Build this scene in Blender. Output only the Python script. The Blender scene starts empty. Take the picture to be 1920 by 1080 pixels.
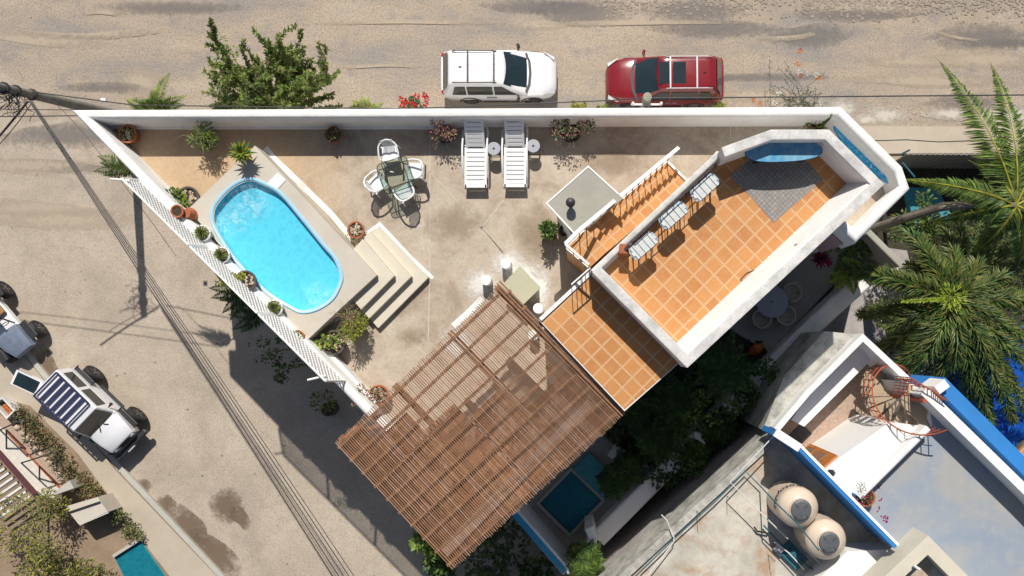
import bpy, math, random
from mathutils import Vector, Matrix
R = math.radians
random.seed(7)
scene = bpy.context.scene
col = scene.collection

# ------------------------------------------------------------------ camera, sky, sun, exposure
CAM_H, F, NU, NV = 32.4, 1490.0, 1090.0, 650.0      # drone height, focal length (photo px), pixel of the point straight below
cam = bpy.data.objects.new('camera', bpy.data.cameras.new('camera'))
col.objects.link(cam)
cam.location = (0, 0, CAM_H)
cam.data.sensor_width = 36
cam.data.lens = 36 * F / 1920
cam.data.shift_x = (960 - NU) / 1920
cam.data.shift_y = (NV - 540) / 1920
cam.data.clip_end = 2000
scene.camera = cam
scene.render.resolution_x, scene.render.resolution_y = 1024, 576

sun_vec = Vector((-0.053 * .8577, .8577, 1)).normalized()
elev = math.asin(sun_vec.z)
azim = math.atan2(sun_vec.x, sun_vec.y)
world = bpy.data.worlds.new('World')
scene.world = world
world.use_nodes = True
wn = world.node_tree
sky = wn.nodes.new('ShaderNodeTexSky')
sky.sky_type = 'NISHITA'
sky.sun_disc = False
sky.sun_elevation = elev
sky.sun_rotation = azim
sky.dust_density = 1.5
wn.nodes['Background'].inputs[1].default_value = .062
wn.links.new(sky.outputs[0], wn.nodes['Background'].inputs[0])
sl = bpy.data.lights.new('sun', 'SUN')
sl.energy = 4.9
sl.angle = R(.5)
sl.color = (1, .94, .85)
so = bpy.data.objects.new('sun', sl)
col.objects.link(so)
so.rotation_euler = sun_vec.to_track_quat('Z', 'Y').to_euler()
scene.view_settings.view_transform = 'Standard'
scene.view_settings.look = 'None'
scene.view_settings.exposure = 0.06
scene.view_settings.gamma = 1
scene.cycles.max_bounces = 7
scene.cycles.transparent_max_bounces = 12

# ------------------------------------------------------------------ materials
def srgb(r, g, b):
    f = lambda c: (c / 255 / 12.92) if c / 255 <= .04045 else ((c / 255 + .055) / 1.055) ** 2.4
    return (f(r), f(g), f(b))
def N(nt, t, **kw):
    n = nt.nodes.new(t)
    for k, v in kw.items():
        if k.startswith('i_'): n.inputs[k[2:].replace('_', ' ')].default_value = v
        else: setattr(n, k, v)
    return n
def ramp(nt, fac, stops):
    n = nt.nodes.new('ShaderNodeValToRGB')
    e = n.color_ramp.elements
    while len(e) < len(stops): e.new(.5)
    for i, (p, c) in enumerate(stops):
        e[i].position = p; e[i].color = (*c, 1) if len(c) == 3 else c
    nt.links.new(fac, n.inputs[0])
    return n
def mixc(nt, fac, a, b, mode='MIX'):
    n = nt.nodes.new('ShaderNodeMix'); n.data_type = 'RGBA'; n.blend_type = mode
    for sock, v in ((n.inputs[0], fac), (n.inputs[6], a), (n.inputs[7], b)):
        if isinstance(v, (int, float)): sock.default_value = v
        elif isinstance(v, tuple): sock.default_value = (*v, 1) if len(v) == 3 else v
        else: nt.links.new(v, sock)
    return n.outputs[2]
def newmat(name):
    m = bpy.data.materials.new(name); m.use_nodes = True
    nt = m.node_tree
    return m, nt, nt.nodes['Principled BSDF']
def coords(nt, rotz=0, scale=(1, 1, 1)):
    tc = N(nt, 'ShaderNodeTexCoord')
    mp = N(nt, 'ShaderNodeMapping')
    mp.inputs['Rotation'].default_value = (0, 0, rotz)
    mp.inputs['Scale'].default_value = scale
    nt.links.new(tc.outputs['Object'], mp.inputs[0])
    return mp.outputs[0]
def noise(nt, co, scale, detail=4, rough=.6, dist=0):
    n = N(nt, 'ShaderNodeTexNoise'); n.inputs['Scale'].default_value = scale
    n.inputs['Detail'].default_value = detail; n.inputs['Roughness'].default_value = rough
    n.inputs['Distortion'].default_value = dist
    nt.links.new(co, n.inputs['Vector'])
    return n.outputs[0]
def bump(nt, p, h, strength=.3, dist=.02):
    b = N(nt, 'ShaderNodeBump'); b.inputs['Strength'].default_value = strength; b.inputs['Distance'].default_value = dist
    nt.links.new(h, b.inputs['Height']); nt.links.new(b.outputs[0], p.inputs['Normal'])
def mat(name, c, rough=.7, var=.12, scale=3, metal=0, bmp=0, c2=None, spec=None, coat=0, fine=0):
    """plain material whose colour drifts softly between c and c2"""
    m, nt, p = newmat(name)
    c2 = c2 or tuple(x * (1 - var) for x in c)
    co = coords(nt)
    n = noise(nt, co, scale, 6)
    o = ramp(nt, n, [(.35, c), (.68, c2)]).outputs[0]
    if fine:
        n2 = noise(nt, co, 40, 3)
        o = mixc(nt, fine, o, ramp(nt, n2, [(.3, tuple(x * .5 for x in c)), (.7, tuple(min(1, x * 1.4) for x in c))]).outputs[0])
    nt.links.new(o, p.inputs['Base Color'])
    p.inputs['Roughness'].default_value = rough
    p.inputs['Metallic'].default_value = metal
    if spec is not None: p.inputs['Specular IOR Level'].default_value = spec
    p.inputs['Coat Weight'].default_value = coat
    if bmp: bump(nt, p, noise(nt, co, 25, 4), bmp, .02)
    return m
def leafmat(name, c, trans=.35, rough=.45):
    m, nt, p = newmat(name)
    co = coords(nt)
    n = noise(nt, co, 2.3, 3)
    o = ramp(nt, n, [(.35, tuple(x * .62 for x in c)), (.65, tuple(min(1, x * 1.25) for x in c))]).outputs[0]
    nt.links.new(o, p.inputs['Base Color']); p.inputs['Roughness'].default_value = rough
    p.inputs['Specular IOR Level'].default_value = .35
    t = N(nt, 'ShaderNodeBsdfTranslucent'); nt.links.new(o, t.inputs[0])
    mx = N(nt, 'ShaderNodeMixShader'); mx.inputs[0].default_value = trans
    nt.links.new(p.outputs[0], mx.inputs[1]); nt.links.new(t.outputs[0], mx.inputs[2])
    nt.links.new(mx.outputs[0], nt.nodes['Material Output'].inputs[0])
    return m

M = {}
def weathered(name, c, dirt, amount=.5, scale=1.6, bmp=.15):
    m, nt, p = newmat(name)
    co = coords(nt)
    a = noise(nt, co, scale, 8, .7); b = noise(nt, co, 14, 5, .75)
    f = ramp(nt, a, [(.4, (0, 0, 0)), (.75, (amount,) * 3)]).outputs[0]
    o = mixc(nt, f, c, dirt)
    f2 = ramp(nt, b, [(.56, (0, 0, 0)), (.72, (amount * .8,) * 3)]).outputs[0]
    o = mixc(nt, f2, o, dirt)
    nt.links.new(o, p.inputs['Base Color']); p.inputs['Roughness'].default_value = .75
    bump(nt, p, noise(nt, co, 9, 6), bmp, .03)
    return m
M['white'] = weathered('white_plaster', (.78, .78, .77), (.46, .45, .43), .36, 2.2, .3)
M['oldwhite'] = weathered('weathered_coping', (.66, .65, .63), (.22, .22, .22), .75, 2.5)
M['cream'] = weathered('step_concrete', (.60, .56, .46), (.45, .4, .32), .4)
M['deck'] = weathered('deck_concrete', (.53, .49, .42), (.4, .34, .27), .5, 1.1)
M['greyslab'] = weathered('grey_slab', (.36, .35, .30), (.25, .23, .19), .6, 1.2)
M['table_slab'] = weathered('green_grey_slab', (.44, .43, .31), (.36, .34, .24), .4)
M['mould'] = weathered('mouldy_concrete', (.50, .49, .44), (.09, .09, .085), 1.0, 1.5)
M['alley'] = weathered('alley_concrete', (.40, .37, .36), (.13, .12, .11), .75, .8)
M['patio'] = weathered('patio_concrete', (.36, .345, .31), (.3, .28, .25), .5)
M['pinkwall'] = mat('mauve_plaster', (.42, .28, .29), .8, .1)
M['paint'] = mat('white_paint', (.82, .82, .8), .45, .05)
M['plastic'] = mat('white_plastic', (.80, .81, .82), .35, .04)
M['blue'] = weathered('blue_plaster', (.02, .20, .55), (.03, .14, .36), .6, 1.5)
M['bluetop'] = mat('sky_blue_paint', (.03, .30, .52), .6, .2)
M['ltblue'] = mat('pool_rim_blue', (.36, .64, .84), .3, .08)
M['liner'] = None
M['terracotta'] = mat('terracotta', (.42, .13, .055), .8, .35, 8)
M['clay'] = mat('dark_clay', (.09, .07, .06), .7, .3, 8)
M['soil'] = mat('soil', (.06, .045, .035), .95, .5, 20)
M['pebble'] = mat('pebble', (.52, .42, .32), .8, .4, 5)
M['black'] = mat('black_rubber', (.018, .018, .02), .7, .2)
M['dark'] = mat('dark_metal', (.03, .03, .035), .5, .3)
M['rust'] = mat('orange_rail_paint', (.42, .09, .04), .55, .3)
M['chrome'] = mat('bare_metal', (.6, .6, .62), .3, .1, metal=.8)
M['rim'] = mat('wheel_alloy', (.22, .22, .23), .35, .2, metal=.7)
M['wood'] = mat('brown_wood', (.28, .145, .078), .7, .35, 6)
M['door'] = mat('orange_door_wood', (.50, .17, .03), .45, .3, 5)
M['rattan'] = mat('cream_wicker', (.50, .45, .35), .7, .3, 15)
M['speckle'] = mat('speckled_grey_top', (.36, .38, .42), .5, .2, 40)
M['navy'] = mat('navy_stripe', (.02, .07, .2), .5, .2)
M['orange'] = mat('orange_fabric', (.5, .12, .015), .7, .4)
M['tank'] = mat('beige_plastic', (.62, .52, .41), .32, .07, 1.2)
M['lid'] = mat('dark_grey_plastic', (.11, .12, .13), .5, .35, 6)
M['pvc'] = mat('white_pipe', (.7, .7, .68), .4, .15)
M['bluepipe'] = mat('blue_green_pipe', (.02, .12, .17), .5, .2)
M['greencable'] = mat('power_cable', (.03, .03, .035), .6, .2)
M['polewood'] = mat('weathered_pole', (.33, .34, .26), .8, .3, 6)
M['poleconcrete'] = mat('concrete_pole', (.20, .19, .17), .85, .35, 4)
M['stone'] = mat('pale_stone', (.52, .44, .34), .85, .35, 4)
M['cobble'] = mat('dusty_cobble', (.34, .29, .235), .9, .35, 6)
M['joint'] = mat('pale_joint', (.56, .51, .43), .9, .3, 3)
M['brick'] = mat('pink_gravel_walk', (.45, .33, .26), .9, .3, 12)
M['drain'] = mat('maroon_drain', (.10, .03, .04), .7, .3)
M['bark'] = mat('grey_bark', (.22, .19, .15), .9, .4, 9)
M['twig'] = mat('bare_twig', (.34, .25, .17), .9, .3)
M['red'] = mat('red_car_paint', (.20, .009, .013), .24, .1, coat=1)
M['carwhite'] = mat('white_car_paint', (.74, .75, .78), .25, .02, coat=1)
M['buggy'] = mat('grey_blue_bodywork', (.22, .27, .36), .35, .3, coat=.5)
M['trim'] = mat('dark_trim', (.03, .03, .034), .5, .2)
M['navytrim'] = mat('navy_rack', (.025, .03, .09), .5, .2)
M['redlight'] = mat('tail_light_red', (.35, .01, .01), .2, .1)
M['lamp'] = mat('clear_lamp', (.6, .62, .65), .15, .1)
M['glass'] = mat('dark_car_glass', (.015, .028, .032), .06, .3, 2, coat=.6, spec=.8)
M['seat'] = mat('tan_seat', (.35, .2, .1), .8, .2)
M['maroon'] = mat('maroon_leaf', (.13, .02, .035), .5, .3)
for k, c in dict(g_dark=(.045, .09, .03), g_mid=(.10, .18, .04), g_light=(.21, .31, .06), g_lime=(.32, .42, .05),
                 g_olive=(.23, .24, .07), g_grey=(.10, .14, .08), g_dry=(.36, .30, .17), f_red=(.65, .015, .02), f_pink=(.55, .22, .25),
                 f_orange=(.65, .2, .03), f_white=(.75, .75, .7), g_brown=(.2, .09, .05), g_coco=(.14, .20, .05), g_yellow=(.45, .42, .05),
                 f_magenta=(.4, .02, .12)).items():
    M[k] = leafmat(k, c)

def glass_clear(name, tint, gl=.25):
    m, nt, p = newmat(name)
    t = N(nt, 'ShaderNodeBsdfTransparent'); t.inputs[0].default_value = (*tint, 1)
    g = N(nt, 'ShaderNodeBsdfGlossy'); g.inputs['Roughness'].default_value = .04
    fr = N(nt, 'ShaderNodeFresnel'); fr.inputs[0].default_value = 1.5
    mx = N(nt, 'ShaderNodeMixShader')
    nt.links.new(fr.outputs[0], mx.inputs[0]); nt.links.new(t.outputs[0], mx.inputs[1]); nt.links.new(g.outputs[0], mx.inputs[2])
    nt.links.new(mx.outputs[0], nt.nodes['Material Output'].inputs[0])
    return m
M['tableglass'] = glass_clear('pale_green_glass', (.86, .93, .90))

def water(name, tint, foam=False):
    m, nt, p = newmat(name)
    t = N(nt, 'ShaderNodeBsdfTransparent'); t.inputs[0].default_value = (*tint, 1)
    g = N(nt, 'ShaderNodeBsdfGlossy'); g.inputs['Roughness'].default_value = .06
    co = coords(nt)
    b = N(nt, 'ShaderNodeBump'); b.inputs['Strength'].default_value = .5; b.inputs['Distance'].default_value = .03
    nt.links.new(noise(nt, co, 5, 4, .6, 1), b.inputs['Height'])
    nt.links.new(b.outputs[0], g.inputs['Normal'])
    fr = N(nt, 'ShaderNodeFresnel'); fr.inputs[0].default_value = 1.33; nt.links.new(b.outputs[0], fr.inputs['Normal'])
    mx = N(nt, 'ShaderNodeMixShader')
    nt.links.new(fr.outputs[0], mx.inputs[0]); nt.links.new(t.outputs[0], mx.inputs[1]); nt.links.new(g.outputs[0], mx.inputs[2])
    out = mx.outputs[0]
    if foam:      # bubbles thrown up by the jets at both ends
        d = N(nt, 'ShaderNodeBsdfDiffuse'); d.inputs[0].default_value = (.75, .88, .93, 1)
        tc = N(nt, 'ShaderNodeTexCoord'); fac = None
        for (cx, cy, r) in foam:
            vm = N(nt, 'ShaderNodeVectorMath', operation='DISTANCE'); vm.inputs[1].default_value = (cx, cy, 9.15)
            nt.links.new(tc.outputs['Object'], vm.inputs[0])
            mr = N(nt, 'ShaderNodeMapRange'); mr.inputs[1].default_value = 0; mr.inputs[2].default_value = r
            mr.inputs[3].default_value = 1; mr.inputs[4].default_value = 0
            nt.links.new(vm.outputs['Value'], mr.inputs[0])
            if fac is None: fac = mr.outputs[0]
            else:
                mm = N(nt, 'ShaderNodeMath', operation='MAXIMUM'); nt.links.new(fac, mm.inputs[0]); nt.links.new(mr.outputs[0], mm.inputs[1]); fac = mm.outputs[0]
        fn = ramp(nt, noise(nt, co, 6, 9, .78, 1.2), [(.44, (0, 0, 0)), (.75, (.8, .8, .8))]).outputs[0]
        mm = N(nt, 'ShaderNodeMath', operation='MULTIPLY'); nt.links.new(fac, mm.inputs[0]); nt.links.new(fn, mm.inputs[1])
        m3 = N(nt, 'ShaderNodeMixShader'); nt.links.new(mm.outputs[0], m3.inputs[0]); nt.links.new(out, m3.inputs[1]); nt.links.new(d.outputs[0], m3.inputs[2])
        out = m3.outputs[0]
    nt.links.new(out, nt.nodes['Material Output'].inputs[0])
    return m

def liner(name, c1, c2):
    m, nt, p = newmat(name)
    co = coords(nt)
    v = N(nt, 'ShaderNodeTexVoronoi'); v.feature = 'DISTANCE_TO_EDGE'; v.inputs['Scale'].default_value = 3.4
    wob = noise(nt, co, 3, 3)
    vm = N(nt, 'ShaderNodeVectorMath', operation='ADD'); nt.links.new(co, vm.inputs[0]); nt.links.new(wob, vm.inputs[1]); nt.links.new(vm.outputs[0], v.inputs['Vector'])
    r = ramp(nt, v.outputs[0], [(0, tuple(min(1, x * 1.06 + .01) for x in c1)), (.14, c1), (.6, c2)])  # paler cell edges: a faint net of caustic light painted into the liner colour
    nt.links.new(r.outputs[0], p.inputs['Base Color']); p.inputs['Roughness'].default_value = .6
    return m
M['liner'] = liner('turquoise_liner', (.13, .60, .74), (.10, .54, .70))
M['deepliner'] = liner('deep_blue_liner', (.02, .13, .42), (.01, .07, .27))
M['tealliner'] = liner('teal_liner', (.03, .22, .27), (.02, .16, .20))

def tiles(name, size, c1, c2, grout, rot=45, mort=.040, haze=(.56, .31, .13)):
    m, nt, p = newmat(name)
    co = coords(nt, R(rot))
    br = N(nt, 'ShaderNodeTexBrick'); br.offset = 0; br.squash = 1
    br.inputs['Scale'].default_value = 1; br.inputs['Brick Width'].default_value = size; br.inputs['Row Height'].default_value = size
    br.inputs['Mortar Size'].default_value = mort; br.inputs['Mortar Smooth'].default_value = .9; br.inputs['Bias'].default_value = 0
    br.inputs['Color1'].default_value = (*c1, 1); br.inputs['Color2'].default_value = (*c2, 1); br.inputs['Mortar'].default_value = (*grout, 1)
    nt.links.new(co, br.inputs['Vector'])
    a = noise(nt, co, 3.2, 7, .7)
    o = mixc(nt, ramp(nt, a, [(.4, (0, 0, 0)), (.8, (.55,) * 3)]).outputs[0], br.outputs[0], haze)
    b = noise(nt, co, 30, 4)
    o = mixc(nt, .25, o, ramp(nt, b, [(.3, tuple(x * .6 for x in c1)), (.7, haze)]).outputs[0])
    nt.links.new(o, p.inputs['Base Color']); p.inputs['Roughness'].default_value = .6
    return m
M['tile'] = tiles('saltillo_tile', .385, (.44, .165, .04), (.58, .26, .075), (.60, .41, .23))
M['mosaic'] = tiles('grey_mosaic', .10, (.20, .19, .185), (.30, .285, .27), (.13, .125, .12), 45, .02, (.36, .33, .29))

def ground_mat():
    m, nt, p = newmat('dusty_street')
    co = coords(nt)
    a = noise(nt, coords(nt, 0, (.35, 1.2, 1)), .5, 9, .68, .4)     # long swept dust streaks
    b = noise(nt, co, 1.3, 8, .75, .3)
    c = noise(nt, co, 14, 7, .85)
    tan, grey, pale = (.42, .34, .26), (.285, .26, .24), (.49, .41, .325)
    o = ramp(nt, a, [(.34, grey), (.52, tan), (.72, pale)]).outputs[0]
    o = mixc(nt, ramp(nt, b, [(.52, (0, 0, 0)), (.64, (.75,) * 3)]).outputs[0], o, grey)
    o = mixc(nt, ramp(nt, c, [(.46, (0, 0, 0)), (.62, (.75,) * 3)]).outputs[0], o, (.13, .12, .11))
    nt.links.new(o, p.inputs['Base Color']); p.inputs['Roughness'].default_value = .95
    bump(nt, p, c, .5, .03)
    return m
def street_mat():
    m, nt, p = newmat('worn_concrete_street')
    co = coords(nt)
    a = noise(nt, co, .35, 8, .65, .5); b = noise(nt, co, 2.1, 8, .7)
    v = N(nt, 'ShaderNodeTexVoronoi'); v.inputs['Scale'].default_value = 2.2; nt.links.new(co, v.inputs['Vector'])
    o = ramp(nt, a, [(.36, (.38, .32, .255)), (.52, (.46, .39, .31)), (.7, (.52, .45, .365))]).outputs[0]
    o = mixc(nt, ramp(nt, b, [(.45, (0, 0, 0)), (.75, (.5,) * 3)]).outputs[0], o, (.31, .265, .215))
    peb = ramp(nt, v.outputs['Distance'], [(.08, (1, 1, 1)), (.14, (0, 0, 0))]).outputs[0]
    pm = N(nt, 'ShaderNodeMath', operation='MULTIPLY'); nt.links.new(peb, pm.inputs[0])
    nt.links.new(ramp(nt, noise(nt, co, 1.1, 3), [(.5, (0, 0, 0)), (.62, (1, 1, 1))]).outputs[0], pm.inputs[1])
    o = mixc(nt, pm.outputs[0], o, (.17, .16, .15))
    c = noise(nt, co, 15, 7, .85)
    o = mixc(nt, ramp(nt, c, [(.46, (0, 0, 0)), (.62, (.6,) * 3)]).outputs[0], o, (.17, .15, .13))
    nt.links.new(o, p.inputs['Base Color']); p.inputs['Roughness'].default_value = .92
    bump(nt, p, c, .4, .02)
    return m
def terrace_mat():
    m, nt, p = newmat('terrace_concrete')
    co = coords(nt)
    a = noise(nt, co, .9, 9, .72, .5); b = noise(nt, co, 16, 7, .85)
    o = ramp(nt, a, [(.36, (.335, .27, .205)), (.48, (.44, .37, .29)), (.66, (.52, .455, .37))]).outputs[0]
    # the west corner has an ochre wash
    tc = N(nt, 'ShaderNodeTexCoord'); sx = N(nt, 'ShaderNodeSeparateXYZ'); nt.links.new(tc.outputs['Object'], sx.inputs[0])
    add = N(nt, 'ShaderNodeMath', operation='ADD'); nt.links.new(sx.outputs[0], add.inputs[0]); nt.links.new(noise(nt, co, .8, 4), add.inputs[1])
    mr = N(nt, 'ShaderNodeMapRange'); mr.inputs[1].default_value = -8.6; mr.inputs[2].default_value = -6.2; mr.inputs[3].default_value = .75; mr.inputs[4].default_value = 0
    nt.links.new(add.outputs[0], mr.inputs[0])
    o = mixc(nt, mr.outputs[0], o, (.52, .355, .20))
    o = mixc(nt, ramp(nt, b, [(.48, (0, 0, 0)), (.66, (.5,) * 3)]).outputs[0], o, (.21, .165, .125))
    nt.links.new(o, p.inputs['Base Color']); p.inputs['Roughness'].default_value = .85
    bump(nt, p, b, .3, .01)
    return m
def roofgrey_mat():
    m, nt, p = newmat('blue_grey_roof_coating')
    co = coords(nt)
    a = noise(nt, co, .55, 8, .6, .6); b = noise(nt, co, 2.6, 7, .7)
    o = ramp(nt, a, [(.36, (.33, .335, .33)), (.52, (.27, .31, .37)), (.68, (.235, .29, .37))]).outputs[0]
    o = mixc(nt, ramp(nt, b, [(.5, (0, 0, 0)), (.75, (.5,) * 3)]).outputs[0], o, (.42, .40, .35))
    nt.links.new(o, p.inputs['Base Color']); p.inputs['Roughness'].default_value = .7
    return m
def tankroof_mat():
    m, nt, p = newmat('stained_roof_concrete')
    co = coords(nt)
    a = noise(nt, co, 1.1, 8, .65); b = noise(nt, co, .55, 8, .7, .4)
    o = ramp(nt, a, [(.35, (.36, .34, .29)), (.6, (.56, .53, .46))]).outputs[0]
    o = mixc(nt, ramp(nt, b, [(.5, (0, 0, 0)), (.62, (.75,) * 3)]).outputs[0], o, (.36, .22, .12))
    nt.links.new(o, p.inputs['Base Color']); p.inputs['Roughness'].default_value = .85
    return m
def softmat(name, c, amount=1.0, scale=1.2):
    m, nt, p = newmat(name); p.inputs['Base Color'].default_value = (*c, 1); p.inputs['Roughness'].default_value = .9
    tc = N(nt, 'ShaderNodeTexCoord'); vm = N(nt, 'ShaderNodeVectorMath', operation='DISTANCE'); nt.links.new(tc.outputs['Generated'], vm.inputs[0]); vm.inputs[1].default_value = (.5, .5, 0)
    mp = N(nt, 'ShaderNodeMapping'); mp.inputs['Scale'].default_value = (1, 1, 0); nt.links.new(tc.outputs['Generated'], mp.inputs[0]); nt.links.new(mp.outputs[0], vm.inputs[0])
    ad = N(nt, 'ShaderNodeMath', operation='MULTIPLY_ADD'); nt.links.new(noise(nt, tc.outputs['Object'], scale * 3, 8, .7), ad.inputs[0]); ad.inputs[1].default_value = .75; nt.links.new(vm.outputs['Value'], ad.inputs[2])
    al = ramp(nt, ad.outputs[0], [(.5, (amount,) * 3), (.82, (0, 0, 0))]).outputs[0]
    nt.links.new(al, p.inputs['Alpha']); return m
M['softstain'] = softmat('soft_damp_stain', (.17, .12, .08), .8)
M['softgrey'] = softmat('soft_grey_patch', (.20, .185, .175), .6)
M['softwhite'] = softmat('soft_white_wash', (.72, .70, .66), .85, 2.5)
M['softstain2'] = softmat('soft_floor_stain', (.33, .25, .17), .45)
M['softpale'] = softmat('soft_pale_concrete', (.55, .51, .45), .9, 1.5)
M['softsand'] = softmat('soft_pale_sand', (.48, .40, .31), .75)
M['ground'] = ground_mat(); M['street'] = street_mat(); M['terrace'] = terrace_mat()
M['roofgrey'] = roofgrey_mat(); M['tankroof'] = tankroof_mat()
M['pavement'] = weathered('pavement_concrete', (.45, .39, .31), (.31, .26, .21), .5, .9)
M['kerb'] = weathered('kerb_concrete', (.45, .44, .39), (.3, .27, .23), .5)
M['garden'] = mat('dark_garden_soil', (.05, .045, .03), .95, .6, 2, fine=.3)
M['dirt'] = mat('bare_dirt', (.30, .22, .15), .95, .4, 1.5, fine=.3)
M['stain'] = mat('damp_stain', (.23, .165, .11), .9, .25, 3, fine=.25)
M['corr'] = mat('corrugated_grey_sheet', (.26, .25, .23), .7, .3)
M['planks'] = mat('pale_plank', (.42, .38, .32), .8, .3, 5)
M['whitetile'] = tiles('white_paving', .22, (.66, .62, .55), (.58, .54, .48), (.42, .38, .33), 45, .012, (.7, .67, .6))

# ------------------------------------------------------------------ geometry helpers
def P(u, v, z):
    s = (CAM_H - z) / F
    return Vector(((u - NU) * s, (NV - v) * s, z))
def PP(pts, z): return [P(u, v, z) for u, v in pts]
ORG = {}
class MB:
    def __init__(s): s.v = []; s.f = []; s.m = []; s.mi = 0
    def add(s, vs, fs):
        b = len(s.v); s.v += [Vector(p) for p in vs]
        for f in fs: s.f.append([b + i for i in f]); s.m.append(s.mi)
        return s
    def prism(s, pts, z0, z1=None):
        """pts: world points; z0 = bottom, z1 = top"""
        n = len(pts)
        a = sum(pts[i][0] * pts[(i + 1) % n][1] - pts[(i + 1) % n][0] * pts[i][1] for i in range(n))
        if a < 0: pts = pts[::-1]
        top = [(p[0], p[1], z1) for p in pts]; bot = [(p[0], p[1], z0) for p in pts]
        return s.add(bot + top, [list(range(n - 1, -1, -1)), list(range(n, 2 * n))] + [[i, (i + 1) % n, n + (i + 1) % n, n + i] for i in range(n)])
    def sheet(s, pts, z):
        n = len(pts)
        a = sum(pts[i][0] * pts[(i + 1) % n][1] - pts[(i + 1) % n][0] * pts[i][1] for i in range(n))
        if a < 0: pts = pts[::-1]
        return s.add([(p[0], p[1], z) for p in pts], [list(range(n))])
    def box(s, c, d, rot=0, M4=None):
        x, y, z = d[0] / 2, d[1] / 2, d[2] / 2
        vs = [Vector((i, j, k)) for k in (-z, z) for j in (-y, y) for i in (-x, x)]
        m = Matrix.Translation(Vector(c)) @ (M4 if M4 is not None else Matrix.Rotation(rot, 4, 'Z'))
        return s.add([m @ p for p in vs], [[0, 2, 3, 1], [4, 5, 7, 6], [0, 1, 5, 4], [2, 6, 7, 3], [0, 4, 6, 2], [1, 3, 7, 5]])
    def beam(s, a, b, w, h):
        a, b = Vector(a), Vector(b); d = b - a
        z = Vector((0, 0, 1)); side = d.cross(z)
        if side.length < 1e-5: side = Vector((1, 0, 0))
        side.normalize(); up = side.cross(d).normalized()
        c = []
        for p in (a, b):
            for i, j in ((-1, -1), (1, -1), (1, 1), (-1, 1)): c.append(p + side * (i * w / 2) + up * (j * h / 2))
        return s.add(c, [[0, 3, 2, 1], [4, 5, 6, 7], [0, 1, 5, 4], [1, 2, 6, 5], [2, 3, 7, 6], [3, 0, 4, 7]])
    def tube(s, pts, r, seg=8, cap=True):
        pts = [Vector(p) for p in pts]; n = len(pts); rs = r if isinstance(r, (list, tuple)) else [r] * n
        vs = []; prev = None
        for i, p in enumerate(pts):
            d = (pts[min(i + 1, n - 1)] - pts[max(i - 1, 0)]).normalized()
            if prev is None:
                a = d.cross(Vector((0, 0, 1)))
                if a.length < .05: a = d.cross(Vector((1, 0, 0)))
            else: a = prev - d * prev.dot(d)
            a.normalize(); prev = a; b = d.cross(a)
            for k in range(seg):
                t = 2 * math.pi * k / seg
                vs.append(p + (a * math.cos(t) + b * math.sin(t)) * rs[i])
        fs = [[i * seg + k, i * seg + (k + 1) % seg, (i + 1) * seg + (k + 1) % seg, (i + 1) * seg + k] for i in range(n - 1) for k in range(seg)]
        if cap: fs += [list(range(seg - 1, -1, -1)), [(n - 1) * seg + k for k in range(seg)]]
        return s.add(vs, fs)
    def lathe(s, c, prof, seg=24, M4=None):
        vs = []; fs = []; n = len(prof); c = Vector(c)
        for r, z in prof:
            for k in range(seg):
                t = 2 * math.pi * k / seg
                p = Vector((r * math.cos(t), r * math.sin(t), z))
                vs.append(c + (M4 @ p if M4 is not None else p))
        for i in range(n - 1):
            for k in range(seg): fs.append([i * seg + k, i * seg + (k + 1) % seg, (i + 1) * seg + (k + 1) % seg, (i + 1) * seg + k])
        fs.append([(n - 1) * seg + k for k in range(seg)]); fs.append(list(range(seg - 1, -1, -1)))
        return s.add(vs, fs)
    def sweep(s, pts, prof, closed=False):
        """pts: world 2D line; prof: (offset to the left, z) cross-section as a closed loop"""
        pts = [Vector((p[0], p[1])) for p in pts]; n = len(pts); m = len(prof); vs = []
        for i, p in enumerate(pts):
            a = pts[i - 1] if (i > 0 or closed) else None
            b = pts[(i + 1) % n] if (i < n - 1 or closed) else None
            d1 = (p - a).normalized() if a is not None else (b - p).normalized()
            d2 = (b - p).normalized() if b is not None else d1
            n1 = Vector((-d1.y, d1.x)); n2 = Vector((-d2.y, d2.x))
            k = (n1 + n2); k = k / max(.35, k.dot(n1))
            if k.length > 2.5: k = k.normalized() * 2.5
            for o, z in prof: vs.append((p.x + k.x * o, p.y + k.y * o, z))
        fs = []
        for i in range(n if closed else n - 1):
            j = (i + 1) % n
            for q in range(m):
                r = (q + 1) % m
                fs.append([i * m + q, i * m + r, j * m + r, j * m + q])
        if not closed: fs += [list(range(m)), [(n - 1) * m + q for q in range(m - 1, -1, -1)]]
        return s.add(vs, fs)
    def leaf(s, p, d, up, L, w, mi=None, bend=.15):
        """a folded leaf: base, two shoulders, tip"""
        if mi is not None: s.mi = mi
        side = d.cross(up)
        if side.length < 1e-4: side = Vector((1, 0, 0))
        side.normalize(); nrm = side.cross(d)
        a = p; b = p + d * (L * .45) + side * (w / 2) + nrm * (L * .04); c = p + d * (L * .45) - side * (w / 2) + nrm * (L * .04)
        t = p + d * L - nrm * (L * bend); mid = p + d * (L * .48)
        return s.add([a, b, mid, c, t], [[0, 2, 1], [0, 3, 2], [1, 2, 4], [2, 3, 4]])
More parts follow.
